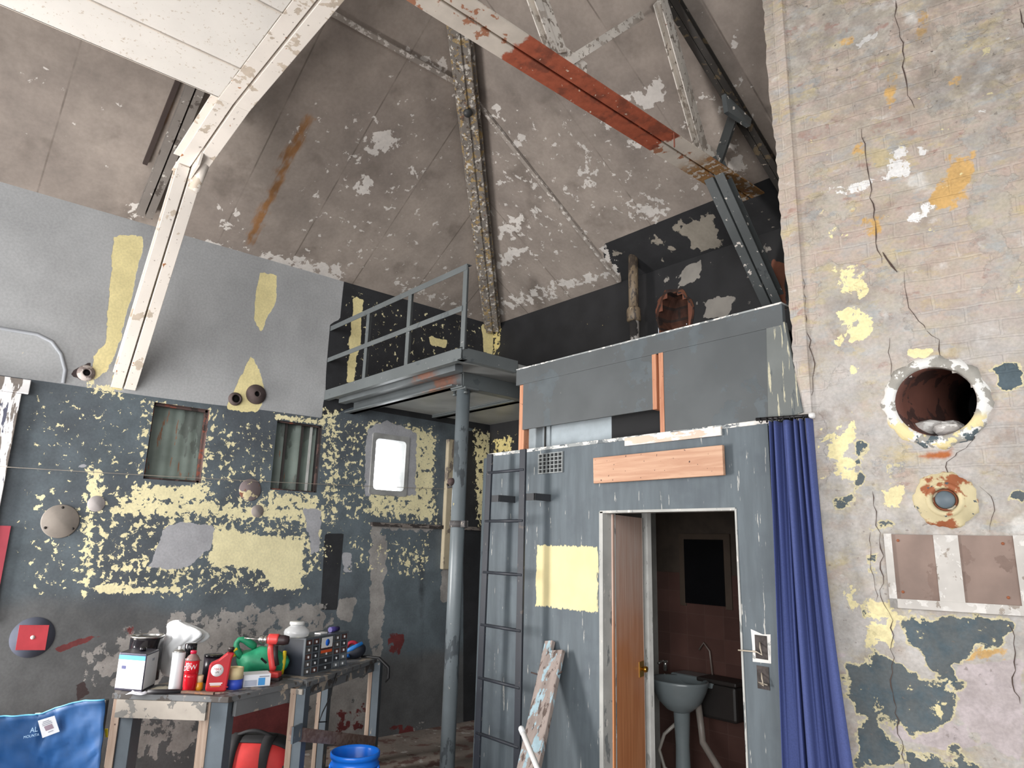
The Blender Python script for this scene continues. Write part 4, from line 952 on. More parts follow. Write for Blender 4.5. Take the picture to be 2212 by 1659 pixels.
MB().box((-3.66, YC + .14, .63), (-2.82, YC + .16, 1.09)).build('upper_back_panel', plain('pale_blue_board', C(158, 168, 174), .6), cu)
MB().box((-2.82, YC + .14, .63), (-1.7, YC + .16, 1.09)).build('upper_back_panel', plain('board_shade_black', C(24, 24, 26), .8), cu)  # rest of the back panel, its fade into shade painted black
MB().box((-3.54, YC + .016, 1.15), (-1.7, YC + .52, 1.16)).build('upper_lid', plain('boxing_lid', C(70, 70, 70), .8), cu)
MB().box((-3.39, YC + .10, .635), (-3.378, YC + .11, 1.09)).build('thin_rod', plain('rod_black', C(30, 30, 30), .5), cu)

# ---- door leaf standing ajar inside
M_leaf = G('brown_veneer_with_glare', .3)
g = M_leaf; w_ = g.noise(26, 6, .6, vec=g.map((2, 2, .08)), dist=.5); lz = g.step(g.math('MULTIPLY_ADD', g.noise(2.5, 3), .7, g.sep()[2]), 1.15, 2.1); M_leaf = g.out(g.mix(lz, g.mix(g.step(w_, .35, .65), C(238, 164, 112), C(218, 138, 88)), g.mix(g.step(w_, .35, .65), C(240, 216, 204), C(226, 190, 172))))  # whitish glare on the upper leaf is mixed into the veneer colour
d1 = thing('door_1', (DX0 + .03, YC + .075, FL), None, None); d1['kind'] = 'structure'
best = None
hx, hy = DX0 + .03, YC + .075; DW = .62
AN = math.radians(108)
for i in range(0, 160):
    dw = .15 + i * .004; q = Vector((hx + dw * math.cos(AN), hy + dw * math.sin(AN), -.6)); e = abs(proj(q)[0] - 1391)
    if best is None or e < best[0]: best = (e, dw)
DW = best[1]
an = AN; dd = Vector((math.cos(an), math.sin(an), 0)); dn = Vector((dd.y, -dd.x, 0))
O_ = Vector((hx, hy, 0))
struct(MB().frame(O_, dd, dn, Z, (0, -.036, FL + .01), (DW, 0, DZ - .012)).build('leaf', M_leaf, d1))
struct(MB().frame(O_, dd, dn, Z, (DW - .002, -.038, FL + .01), (DW + .012, .002, DZ - .012)).build('leaf_edge', plain('pale_edge', C(172, 170, 166), .6), d1))
zl = -.55
for q in (onY(1376, 1443, hy + DW * .9 * dd.y),): zl = q.z
struct(MB().frame(O_, dd, dn, Z, (DW - .09, 0, zl - .045), (DW - .015, .004, zl + .045)).build('lock_plate', plain('brass_plate', C(210, 168, 84), .3, .8), d1))
struct(MB().lathe([(.0, .035), (.016, .034), (.02, .02), (.012, .012), (.012, 0)], O_ + dd * (DW - .05) + dn * .004 + Z * zl, dn, 14).build('knob', plain('brass_knob', C(196, 150, 66), .25, .9), d1))

qa, qb = onY(1389, 1300, YC + .62), onY(1401, 1300, YC + .62)
MB().box((qa.x, YC + .62, FL), (qb.x, YC + .66, CZ - .045)).build('inner_post', worn('pale_inner_post', C(232, 232, 228), [(C(190, 190, 186), 20, .62, (1, 1, .3))], .6), cu)
# ---- basin, mirror, cistern inside
M_cer = plain('grey_ceramic', C(112, 121, 124), .2, var=.05)
bx = onZ(1467, 1468, -.85); bs = thing('wash_basin', (bx.x, bx.y + .02, FL), 'grey ceramic pedestal basin in the dark cubicle doorway', 'basin')
c_ = Vector((bx.x, bx.y, -.85))
prof = [(.05, -.20), (.09, -.185), (.15, -.13), (.185, -.06), (.20, -.015), (.203, 0), (.196, .004), (.18, -.004), (.155, -.06), (.10, -.115), (.02, -.13)]
MB().lathe(prof, c_, Z, 32, sx=1.0, sy=.86, a=X).build('bowl', M_cer, bs)
MB().box((c_.x - .17, c_.y + .13, -.90), (c_.x + .17, YT - .002, -.838)).build('back_ledge', M_cer, bs, bevel=.015)
MB().lathe([(.07, .0), (.066, .05), (.05, .2), (.045, .4), (.055, .6), (.08, .65)], (c_.x, c_.y + .02, FL), Z, 20).build('pedestal', M_cer, bs)
tp = onY(1432, 1462, c_.y + .12)
k = MB().lathe([(.014, 0), (.012, .05), (.01, .06)], (tp.x, c_.y + .15, -.84), Z, 12); k.tube([(tp.x, c_.y + .15, -.79), (tp.x, c_.y + .12, -.77), (tp.x + .0, c_.y + .07, -.785)], .008, 8); k.box((tp.x - .02, c_.y + .145, -.78), (tp.x + .02, c_.y + .155, -.77)); k.build('tap', plain('chrome', C(190, 190, 186), .2, .9), bs)
k = MB(); k.tube([c_ + Vector((.10, .06, -.12)), c_ + Vector((.12, .06, -.28)), c_ + Vector((.15, .03, -.36)), c_ + Vector((.30, -.02, -.48)), c_ + Vector((.42, -.05, -.66)), c_ + Vector((.44, -.05, -.80))], .022, 12); k.build('drain_pipe', plain('drain_plastic', C(128, 121, 115), .4), bs)
k = MB(); k.tube([c_ + Vector((-.05, .03, -.28)), c_ + Vector((-.13, .0, -.36)), c_ + Vector((-.16, -.02, -.46)), c_ + Vector((-.12, -.02, -.56)), c_ + Vector((-.04, .0, -.60))], .012, 10); k.build('hose', plain('hose_white', C(150, 145, 138), .4), bs)
m0 = onY(1480, 1165, YT); m1 = onY(1570, 1310, YT)
mi = thing('wall_mirror', ((m0.x + m1.x) / 2, YT - .02, m1.z), 'dark rectangular mirror on the wall above the basin', 'mirror')
MB().box((m0.x, YT - .02, m1.z), (m1.x, YT - .001, m0.z)).build('glass', plain('dark_glass', C(16, 16, 18), .25, 0), mi)
k = MB()
for lo, hi in (((m0.x - .05, YT - .012, m1.z - .02), (m0.x, YT - .001, m0.z + .04)), ((m1.x, YT - .012, m1.z - .02), (m1.x + .05, YT - .001, m0.z + .04)), ((m0.x, YT - .012, m0.z), (m1.x, YT - .001, m0.z + .04))): k.box(lo, hi)
k.build('frame', plain('mirror_frame', C(70, 58, 48), .7), mi)
ct = onY(1556, 1510, YT - .1)
ci = thing('cistern', (ct.x, YT - .1, ct.z - .12), 'dark cistern on the tiled wall to the right of the basin', 'cistern')
k = MB(); k.box((ct.x - .12, YT - .17, ct.z - .12), (ct.x + .16, YT - .002, ct.z + .10)); k.build('tank', plain('dark_plastic', C(34, 31, 30), .5), ci, bevel=.02)
MB().box((ct.x - .13, YT - .18, ct.z + .10), (ct.x + .17, YT - .002, ct.z + .13)).build('lid', plain('dark_plastic_lid', C(38, 34, 33), .5), ci, bevel=.01)
MB().tube([(ct.x - .10, YT - .03, ct.z + .13), (ct.x - .115, YT - .03, ct.z + .28), (ct.x - .16, YT - .03, ct.z + .33), (ct.x - .20, YT - .03, ct.z + .28)], .006, 8).build('supply_tube', plain('tube_grey', C(120, 110, 104), .4), ci)
bl = onY(1512, 1110, 4.0); o = MB().lathe([(.0, -.12), (.035, -.115), (.052, -.07), (.04, -.03), (.028, 0), (.028, .02)], (bl.x, 4.0, CZ - .065), Z, 20).build('ceiling_lamp', plain('lamp_dark', C(40, 36, 36), .4)); tag(o, 'dark round lamp under the cubicle ceiling, seen through the top of the doorway', 'lamp')
yb = onZ(1600, 1640, -1.35); 
# ---- pipe on the back wall and small items
pp = Vector((-3.53, 4.4, 0)); k = MB()
vp_ = thing('vent_pipe', (pp.x, pp.y, 1.1), 'brown flaking vent pipe rising through the roof behind the cubicle', 'pipe')
M_pipe = worn('brown_pipe', C(128, 112, 92), [(C(84, 74, 66), 18, .52, (1, 1, .4)), (C(190, 176, 150), 30, .66, (1, 1, .3))], .5)
zj = onY(1370, 678, 4.4).z
MB().lathe([(.042, zj - 1.1), (.042, ZE + SL * (YB - 4.4) - 1.1 + .03)], (pp.x, pp.y, 1.1), Z, 20).build('upper_pipe', M_pipe, vp_)
MB().lathe([(.04, 0), (.04, zj - 1.1 - .05)], (pp.x + .005, pp.y, 1.1), Z, 20).build('lower_pipe', worn('pale_pipe', C(176, 172, 168), [(C(56, 54, 54), 14, .50, (1, 1, .6))], .6), vp_)
MB().lathe([(.046, zj - 1.17), (.06, zj - 1.16), (.06, zj - 1.07), (.052, zj - 1.05), (.042, zj - 1.04)], (pp.x, pp.y, 1.1), Z, 20).build('collar', M_pipe, vp_)

# ---- ladder
M_lad = worn('dark_ladder_iron', C(40, 44, 52), [(C(112, 108, 104), 30, .66, (1, 1, .5)), (C(74, 68, 66), 12, .64, (1, 1, 1))], .55)
YL = 2.985
ladd = thing('wall_ladder', (-3.52, YL, FL), 'dark iron ladder fixed upright to the cubicle front', 'ladder')
lx0, lx1 = -3.665, -3.325
for x0_, x1_, ztop in ((lx0 - .032, lx0, .60), (lx1 + .012, lx1, .605)):
    k = MB().prism([(x0_ - .027, YL, FL), (x0_ + .027, YL, FL), (x1_ + .027, YL, ztop), (x1_ - .027, YL, ztop)], Y, .016); k.build('stile', M_lad, ladd, bevel=.002)
for z_ in (.472, .148, -.184, -.515, -.84, -1.167, -1.49):
    t = (.6 - z_) / 2.25; MB().tube([(lx0 - .032 * t - .012, YL + .006, z_), (lx1 + .012 * t + .016, YL + .006, z_)], .0105, 10).build('rung', M_lad, ladd)
zb_ = onY(1140, 1073, YL).z
for x_ in (lx0 - .005, lx1):
    k = MB().box((x_ - .02, YL + .012, zb_ - .022), (x_ + .115, YL + .02, zb_ + .022)); k.box((x_ + .105, YL + .012, zb_ - .022), (x_ + .113, YC - .002, zb_ + .022)); k.build('bracket', plain('bracket_iron', C(46, 48, 52), .6), ladd)

# ---- leaning plank and white tube
M_plank = worn('weathered_plank', C(142, 130, 124), [(C(150, 174, 184), 9, .53, (1.5, 1.5, .4)), (C(92, 78, 72), 15, .57, (2, 2, .25))], .8, var=.2, stretch=(4, 4, .3), space='world')
pt = onY(1200, 1408, YC - .035); best = None
for i in range(200):
    xf = -4.2 + i * .008; q = proj(Vector((xf, 2.62, FL)))
    T1 = proj(pt); t = (1659 - T1[1]) / (q[1] - T1[1]); e = abs(T1[0] + t * (q[0] - T1[0]) - 1148)
    if best is None or e < best[0]: best = (e, xf)
pf = Vector((best[1], 2.62, FL + .02))
pl = thing('weathered_plank', pf, 'weathered plank with flaking pale blue paint leaning on the cubicle', 'plank')
d_ = (pt - pf).normalized(); up_ = Vector((0, -1, 0)); sd2 = d_.cross(up_).normalized(); nn = sd2.cross(d_)
k = MB(); W2_ = .085
k.ext([(-W2_, 0), (W2_, 0), (W2_, .028), (-W2_, .028)], pf, pt, sd2, nn)
k.build('board', M_plank, pl, bevel=.004)
k = MB().ext([(-W2_ * 1.0, 0), (-.02, 0), (-.02, .026), (-W2_, .026)], pt - d_ * .001, pt + d_ * .06, sd2, nn); k.build('splintered_end', M_plank, pl)
M_nail = plain('nail_iron', C(70, 56, 52), .7)
for a_ in (-.12, .10):
    MB().tube([pt - d_ * .14 + sd2 * (W2_ if a_ > 0 else -W2_) + nn * .02, pt - d_ * .13 + sd2 * (a_ * 1.0 + (.02 if a_ > 0 else -.02)) + nn * .03], .005, 6).build('bent_nail', M_nail, pl)
w0 = onY(1126, 1574, 2.72); best = None
for i in range(300):
    xf = -4.2 + i * .008; q = proj(Vector((xf, 2.5, FL))); T1 = proj(w0); t = (1659 - T1[1]) / (q[1] - T1[1]); e = abs(T1[0] + t * (q[0] - T1[0]) - 1160)
    if best is None or e < best[0]: best = (e, xf)
w1_ = Vector((best[1], 2.5, FL + .015))
wt = thing('white_tube', w1_, 'white plastic tube leaning across the foot of the weathered plank', 'tube')
MB().tube([w1_, w0], .015, 16).build('tube_body', plain('white_plastic', C(236, 236, 236), .3, var=.03), wt)
MB().lathe([(.0, .012), (.012, .01), (.0165, 0), (.0165, -.03)], w0, (w0 - w1_), 16).build('end_cap', plain('white_cap', C(224, 226, 228), .3), wt)

# ---- curtain and rod
M_curt = G('blue_curtain_cloth', .85); g = M_curt; M_curt = g.out(g.tint(C(68, 80, 132), g.noise(160, 2), .92, 1.08))
tl = onY(1664, 912, YC - .05); tr_ = onB(1757, 910) + BN * .03
bl_ = onY(1690, 1659, YC - .12); br_ = onPlane(1850, 1659, BO + BN * .07, BN)
cn = thing('curtain', (tl.x, tl.y, tl.z), 'navy blue gathered curtain hanging between the cubicle and the brick wall', 'curtain')
nu, nv = 150, 60; vs = []
ext_ = (FL + .03 - bl_.z) / (bl_.z - tl.z)
for j in range(nv + 1):
    v = j / nv * (1 + ext_) if True else 0; t = j / nv
    a_ = tl + (bl_ - tl) * v; b_ = tr_ + (br_ - tr_) * v; a_.z = b_.z = tl.z + (FL + .03 - tl.z) * t
    b_.x -= .02 * math.sin(math.pi * min(1, t * 1.3)); ac = (b_ - a_); nrm = Vector((ac.y, -ac.x, 0)).normalized()
    for i in range(nu + 1):
        u = i / nu; ph = 5.2 * (u ** 1.0) + .3 * math.sin(9 * u + 1.2 * t)
        f1_ = math.cos(2 * math.pi * ph); amp = .030 * (1 - .25 * t); low = .06 * t * math.cos(2 * math.pi * (1.9 * u + .2)); hi = math.copysign(abs(f1_) ** .7, f1_)
        p = a_ + ac * (u + .012 * math.sin(2 * math.pi * ph * 1.0 + 1)) + nrm * (amp * hi * (1 - .88 * t) + low - .07 * min(1, t * 2) * math.exp(-((u - .36) / .022) ** 2) - .02 * min(1, t * 2) * math.exp(-((u - .74) / .03) ** 2))
        vs.append(p)
k = MB().add(vs, [(j * (nu + 1) + i, j * (nu + 1) + i + 1, (j + 1) * (nu + 1) + i + 1, (j + 1) * (nu + 1) + i) for j in range(nv) for i in range(nu)], True)
k.build('cloth', M_curt, cn, solid=.002)
M_rodm = plain('black_rod', C(24, 22, 24), .4)
ra = Vector((CX1 - .03, YC - .05, tl.z + .022)); rb_ = tr_ + Vector((.0, 0, .022))
rd = thing('curtain_rod', ra, 'thin black curtain rod with a white end cap under the boxing', 'rod')
MB().tube([ra, rb_], .0085, 10).build('rod', M_rodm, rd)
MB().lathe([(.0, .016), (.012, .014), (.015, .006), (.015, -.01)], rb_, (rb_ - ra), 14).build('end_cap', plain('rod_cap_white', C(226, 224, 222), .4), rd)
for i in range(9):
    p = ra + (rb_ - ra) * (.10 + .85 * i / 8 + random.uniform(-.02, .02)); dr = (rb_ - ra).normalized()
    MB().ring([(.013 + .0025 * math.cos(q), .0025 * math.sin(q)) for q in (0, 1.57, 3.14, 4.71)], p - Vector((0, 0, .006)), dr + Vector((random.uniform(-.3, .3), random.uniform(-.3, .3), 0)), 14).build('ring', M_rodm, rd)

# ---- fittings on the brick wall
bp = thing('bore_pipe', B(HC[0], HC[1]), 'large round pipe opening in the brick wall with flaking white rim', 'pipe')
def rim_mat():
    g = G('flaking_rim', .8, space='world'); n = g.noise(16, 6, .6); n2 = g.noise(9, 6, .6, vec=g.map(loc=(3, 3, 3)))
    x, y, z = g.sep()[0:3]
    col = g.tint(C(170, 166, 158), g.noise(8, 5), .8, 1.1); col = g.mix(g.step(n, .50, .53), col, C(232, 230, 226)); lowz = g.step(z, HC[1] - .09, HC[1] - .05, 1, 0)
    col = g.mix(g.math('MULTIPLY', lowz, g.step(n2, .47, .5)), col, C(232, 216, 164)); col = g.mix(g.math('MULTIPLY', g.step(z, HC[1] - .02, HC[1] + .02, 1, 0), g.step(n2, .42, .40)), col, C(86, 98, 104))
    g.bump(n, .8, .012); return g.out(col)
inw = -BN
def jag(i, k_): return (.012 * math.sin(k_ * 1.3) + .010 * math.sin(k_ * .71 + 1) + random.uniform(-.006, .006)) if i == 0 else 0
M_rim = rim_mat()
MB().ring([(.205, .004), (.19, -.016), (.165, -.022), (.150, -.016), (.150, .02), (.205, .02)], B(HC[0], HC[1]), inw, 72, jag=lambda i, k_: .55 * jag(i, k_)).build('rim', M_rim, bp)
M_bore = worn('rusty_bore', C(104, 66, 56), [(C(70, 48, 44), 8, .5, (1, 1, 1))], .7)
bvs = []; bax = (inw + BD * .42 + Z * .10); o_b = B(HC[0], HC[1])
for hh_ in (-.014, .06, .20, .40, .62):
    for rr_b in (.1495, .160):
        for i in range(48):
            t_ = 2 * math.pi * i / 48; bvs.append(o_b + (bax * hh_ if hh_ > 0 else inw * hh_) + BD * (rr_b * math.cos(t_)) + Z * (rr_b * math.sin(t_)))
k = MB(); k.add(bvs, [(j * 96 + r_ + i, j * 96 + r_ + (i + 1) % 48, (j + 1) * 96 + r_ + (i + 1) % 48, (j + 1) * 96 + r_ + i) for j in range(4) for r_ in (0, 48) for i in range(48)] + [(q_ + i, q_ + (i + 1) % 48, q_ + 48 + (i + 1) % 48, q_ + 48 + i) for q_ in (0, 384) for i in range(48)], True)
k.build('bore', M_bore, bp)
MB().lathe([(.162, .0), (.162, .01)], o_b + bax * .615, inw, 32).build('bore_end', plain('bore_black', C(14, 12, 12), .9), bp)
M_stone = worn('rubble_stone', C(176, 172, 168), [(C(220, 218, 214), 12, .55, (1, 1, 1)), (C(120, 114, 110), 10, .6, (1, 1, 1))], .9)
for i, (px_, py_, dep, rx, ry, rz, lab) in enumerate(((2008, 925, .12, .085, .06, .040, 'broad grey rubble stone on the left in the round pipe opening'), (2042, 926, .05, .052, .04, .030, 'small pale rubble stone at the front lip of the round pipe opening'), (2050, 905, .22, .05, .05, .045, 'dark grey rubble stone at the back of the round pipe opening'))):
    u, z_ = Buv(px_, py_); bm = bmesh.new(); bmesh.ops.create_icosphere(bm, subdivisions=2, radius=1)
    rnd = random.Random(i + 3)
    for v in bm.verts:
        s_ = 1 + rnd.uniform(-.14, .12); v.co = Vector((v.co.x * rx * s_, v.co.y * ry * s_, v.co.z * rz * s_))
    du = u - HC[0]; zfloor = HC[1] - math.sqrt(max(.0, .149 ** 2 - min(.14, abs(du) + rx * .55) ** 2)); base = zfloor + rz * .80
    me_ = bpy.data.meshes.new('rubble_stone'); bmesh.ops.transform(bm, matrix=Matrix.Rotation(math.atan2(BD.y, BD.x), 4, 'Z'), verts=bm.verts); bm.to_mesh(me_); bm.free(); me_.materials.append(M_stone)
    o = bpy.data.objects.new('rubble_stone', me_); COL.objects.link(o); o.location = B(u, base) + inw * dep; tag(o, lab, 'stone', 'rubble in the round opening')
# rusty flange
fc = Buv(2042, 1080); fp = thing('pipe_flange', B(*fc), 'round rusty yellow flange with a grey plug below the big pipe opening', 'flange')
g = G('rusty_yellow_flange', .7, space='world'); n_ = g.noise(12, 6, .6); col = g.mix(g.step(n_, .53, .6), g.tint(C(214, 200, 160), g.noise(8, 4), .85, 1.08), C(158, 92, 58)); col = g.mix(g.step(g.noise(26, 5), .64, .67), col, C(84, 92, 98)); g.bump(n_, .4, .006); M_fl = g.out(col)
MB().ring([(.118, .004), (.110, -.010), (.075, -.012), (.070, -.020), (.062, -.028), (.050, -.024), (.046, -.004), (.046, .01), (.118, .01)], B(*fc), inw, 48, jag=lambda i, k_: (.007 * math.sin(k_ * .9) + .004 * math.sin(k_ * 2.3)) if i == 0 else 0).build('plate', M_fl, fp)
MB().lathe([(.036, .0), (.036, -.020), (.030, -.026), (.0, -.028)], B(*fc, 0) - BN * -.0, inw, 28).build('plug', plain('plug_grey', C(92, 104, 112), .5), fp)
MB().ring([(.046, -.002), (.040, -.008), (.036, -.004), (.036, .006), (.046, .006)], B(*fc), inw, 28).build('seat', worn('rusted_seat', C(136, 82, 58), [(C(200, 190, 170), 20, .55, (1, 1, 1))], .8), fp)
# boarded plate
g0 = (0.323, -.212, .95, .085)
bb = thing('cover_board', B(.6, -.21), 'brown board with pale frame strips fixed on the brick wall below the flange', 'board')
def bbx(u0, z0_, u1, z1_, t0, t1): return MB().frame(BO, BD, BN, Z, (u0, t0, z0_), (u1, t1, z1_))
M_bb = worn('brown_hardboard', C(138, 118, 108), [(C(128, 107, 97), 5, .56, (1, 1, 1)), (C(196, 174, 116), 20, .73, (1, 1, 1))], .7, var=.2)
M_bw = worn('pale_strip_wood', C(196, 191, 185), [(C(158, 148, 138), 14, .60, (1, 1, 1)), (C(212, 208, 203), 14, .56, (1, 1, 1))], .8)
bbx(.323, -.212, 1.0, .085, .004, .016).build('panel', M_bb, bb)
bbx(.323, -.215, .352, .088, .016, .024).build('frame_strip', M_bw, bb); bbx(.323, -.215, 1.0, -.178, .016, .024).build('frame_strip', M_bw, bb)
bbx(.505, -.178, .592, .085, .016, .021).build('middle_strip', M_bw, bb); bbx(.775, -.178, .84, .088, .016, .024).build('frame_strip', M_bw, bb)
M_screw = plain('rusty_screw', C(150, 88, 58), .7)
for u_, z_ in ((.375, .06), (.74, .055), (.735, -.15), (.375, -.15)): MB().lathe([(.0, .019), (.006, .018), (.006, .01)], B(u_, z_), BN, 8).build('screw', M_screw, bb)

# ================================================================== LEFT WALL FITTINGS
def Lp(px, py, off=0.0): p = onX(px, py, XL); p.x += off; return p
def Lr(px, py, rpx): p = Lp(px, py); return mpp(p) * rpx
M_plate = plain('brown_cover_plate', C(132, 124, 116), .6, var=.15)
def wall_disc(name, px, py, r, mat, label, cat, t=.008, holes=0, group=None):
    c = Lp(px, py, -.001); o = thing(name, c, label, cat, group)
    MB().lathe([(r, 0), (r, t * .7), (r * .96, t), (0, t)], c, X, 32).build('plate', mat, o)
    for i in range(holes):
        a_ = math.radians(90 + 360 * i / holes); q = c + Vector((t, r * .82 * math.cos(a_), r * .82 * math.sin(a_)))
        MB().lathe([(.009, 0), (.009, .0015), (0, .0016)], q, X, 10).build('screw_hole', plain('hole_dark', C(40, 36, 34), .9), o)
    return o
wall_disc('cover_plate', 130, 1126, .112, M_plate, 'large round brown cover plate with three dark screw holes on the left wall', 'plate', .010, 3)
wall_disc('cover_plate', 540, 1058, .088, worn('rust_cover', C(120, 108, 108), [(C(214, 200, 160), 14, .56, (1, 1, 1)), (C(126, 82, 66), 10, .54, (1, 1, 1))], .8), 'round rust stained cover plate below the two covered windows', 'plate', .010)
wall_disc('cover_plate', 208, 1088, .055, plain('pale_disc', C(158, 152, 150), .8, var=.25), 'small pale round patch plate above the large brown cover plate', 'plate', .006)
wall_disc('cover_plate', 556, 1104, .05, plain('grey_disc', C(138, 130, 126), .8, var=.3), 'small grey round patch plate just under the rust stained cover', 'plate', .006)
M_hub = plain('dark_hub', C(78, 66, 64), .8, var=.3); M_hole2 = plain('hub_hole', C(22, 18, 18), .9)
def hub(px, py, r0, r1, label, lip=.03, matl=M_hub):
    c = Lp(px, py); o = thing('pipe_hub', c, label, 'pipe')
    k = MB().ring([(r0, -.006), (r0 * .92, lip * .5), (r1 * 1.25, lip), (r1, lip), (r1, -.006)], c, X, 28); k.build('collar', matl, o)
    MB().lathe([(r1 * 1.02, .001), (r1 * 1.02, .004), (0, .0041)], c, X, 20).build('bore', M_hole2, o)
hub(508, 862, .056, .032, 'small open dark pipe stub, left of the pair under the yellow patch')
hub(553, 852, .085, .022, 'broad dark pipe socket, right of the pair under the yellow patch', .035)
hub(186, 806, .06, .024, 'pale ringed pipe stub in a dark broken hole beside the white brace', .03, worn('hub_ring', C(120, 108, 104), [(C(180, 170, 164), 14, .5, (1, 1, 1))], .6))
sg = [Lp(*p, .004) for p in ((33, 1404), (97, 1404), (106, 1350), (42, 1350))]
rs = thing('red_sign', sg[0], 'red square plate with a small white mark on a faded blue disc', 'sign')
cc = (sg[0] + sg[2]) / 2
MB().lathe([(.125, 0), (.125, .002), (0, .0021)], Vector((XL + .0008, cc.y, cc.z)), X, 32).build('backing_disc', plain('faded_blue', C(72, 76, 90), .8), rs)
MB().prism(sg, X, .004).build('plate', plain('sign_red', C(176, 58, 66), .55), rs)
MB().lathe([(.013, 0), (.013, .002), (0, .0021)], Vector((XL + .008, cc.y, cc.z)), X, 14).build('white_mark', plain('sign_white', C(214, 196, 190), .6), rs)
s0 = Lp(-60, 1005, .03); s1 = Lp(1000, 1058, .03)
st = MB().tube([s0 + (s1 - s0) * (i / 16) + Vector((.0, 0, -.015 * math.sin(math.pi * i / 16))) for i in range(17)], .0022, 6).build('string_line', plain('string_grey', C(150, 142, 132), .9)); tag(st, 'thin pale string stretched along the left wall across the windows', 'string')

# ================================================================== WORKBENCHES
TZ = -0.85
M_benchtop = worn('grimy_bench_paint', C(108, 110, 112), [(C(170, 158, 144), 9, .58, (1, 1, 1)), (C(78, 72, 68), 7, .56, (1, 1, 1))], .6, var=.15, space='world')
M_benchleg = worn('bench_grey_paint', C(92, 102, 110), [(C(160, 150, 138), 12, .66, (1, 1, .4))], .6, space='world')
M_benchraw = wood('raw_bench_wood', C(178, 160, 144), C(146, 124, 108), 2)
M_benchrail = wood('raw_bench_rail', C(150, 130, 120), C(122, 96, 86), 0)
pa, pb, pc_ = onZ(243, 1497, TZ), onZ(494, 1506, TZ), onZ(655, 1470, TZ); pd_ = pa + (pc_ - pb) + Vector((-.05, .05, 0))
def inset(P_, d): c = sum(P_, Vector()) / len(P_); return [p + (c - p).normalized() * d for p in P_]
ta = thing('workbench', ((pa + pc_) / 2).xy.to_3d() + Vector((0, 0, FL)), 'near grimy grey workbench with raw wooden edges crowded with cans and bottles', 'workbench')
down = Vector((0, 0, -1))
MB().prism([pa, pb, pc_, pd_], down, .03).build('bench_top', M_benchtop, ta, bevel=.003)
MB().bar(pa + (pb - pa) * .03 + Vector((.01, .012, -.075)), pa + (pb - pa) * .80 + Vector((.01, .012, -.075)), .022, .09).build('front_rail', worn('pale_front_rail', C(168, 160, 150), [(C(120, 118, 114), 8, .52, (1, 1, 1))], .8), ta)
MB().bar(pb + (pc_ - pb) * .1 + Vector((-.015, 0, -.07)), pc_ + Vector((-.03, 0, -.07)), .022, .08).build('side_rail', M_benchtop, ta)
ef = (pb - pa).normalized(); es = Vector((-ef.y, ef.x, 0))
def leg(par, o, w1, w2, top, bot=FL, m1=M_benchraw, m2=M_benchleg):
    MB().frame(o, ef, es, Z, (0, 0, bot), (w1, .09, top)).build('leg', m1, par, bevel=.002)
    MB().frame(o, ef, es, Z, (w1 + .0005, .004, bot), (w1 + w2, .10, top)).build('leg', m2, par, bevel=.002)
leg(ta, Vector((pa.x, pa.y, 0)) + es * .012 + ef * .005, .045, .075, TZ - .031)
leg(ta, Vector((pb.x, pb.y, 0)) + es * .012 - ef * .145, .045, .095, TZ - .031)
leg(ta, Vector((pd_.x, pd_.y, 0)) - es * .13 + ef * .05, .04, .07, TZ - .031)
pe0, pe1 = onZ(657, 1477, TZ), onZ(815, 1422, TZ)
ed = (pe1 - pe0).normalized(); en = Vector((-ed.y, ed.x, 0))   # towards the left wall
tbn = thing('workbench', ((pe0 + pe1) / 2).xy.to_3d() + Vector((0, 0, FL)), 'far grey workbench with a crooked brown cross rail standing by the round column', 'workbench')
MB().prism([pe0 + ed * .03, pe1, pe1 + en * .50, pd_ + ed * .03, pc_ + ed * .03], down, .028).build('bench_top', M_benchtop, tbn, bevel=.003)
MB().prism([q_ - Z * .03 for q_ in (pe0 + en * .001 - ed * .015, pe0 + en * .001 + ed * .0, pe0 + en * .16 + ed * .03, pe0 + en * .16 + ed * .015)], down, .03).build('end_cleat', worn('pale_cleat', C(178, 170, 160), [(C(130, 124, 118), 9, .5, (1, 1, 1))], .8), tbn)
MB().bar(pe0 + ed * .1 + en * .03 - Z * .06, pe1 + en * .03 - Z * .06, .022, .06).build('side_rail', M_benchtop, tbn)
leg(tbn, Vector((pe0.x, pe0.y, 0)) + en * .02 - ef * .06, .035, .055, TZ - .03)
leg(tbn, Vector((pe1.x, pe1.y, 0)) + en * .0 - ef * .06, .03, .055, TZ - .03)
leg(tbn, Vector((pe1.x, pe1.y, 0)) + en * .42 - ef * .02 - ed * .05, .03, .05, TZ - .03)
vn = en
r0 = onPlane(632, 1585, pe0 - en * .02, vn); r1 = onPlane(806, 1603, pe0 - en * .02, vn)
MB().bar(r0 - (r1 - r0).normalized() * .02, r1 + (r1 - r0).normalized() * .02, .022, .075).build('cross_rail', M_benchrail, tbn, bevel=.003)
MB().frame(r0 + en * -.013, ed, -en, Z, (-.035, 0, -.045), (.06, .012, .045)).build('rail_block', M_benchleg, tbn)

# ================================================================== THINGS ON THE BENCHES
def at(px, py, z=TZ): return onZ(px, py, z)
def ztop(base, py):
    """height at which the upright line over base reaches photo row py"""
    lo, hi = base.z, base.z + 1.5
    for _ in range(40):
        m_ = (lo + hi) / 2
        if proj(Vector((base.x, base.y, m_)))[1] > py: lo = m_
        else: hi = m_
    return lo
def toward(): return Vector((FWD.x, FWD.y, 0)).normalized()
VW = toward(); RT = Vector((RIGHT.x, RIGHT.y, 0)).normalized()
M_white = plain('white_label', C(232, 232, 232), .4, var=.03)
M_blackgl = plain('gloss_black', C(26, 24, 28), .12)
M_steel = plain('bright_steel', C(190, 188, 184), .25, .9)
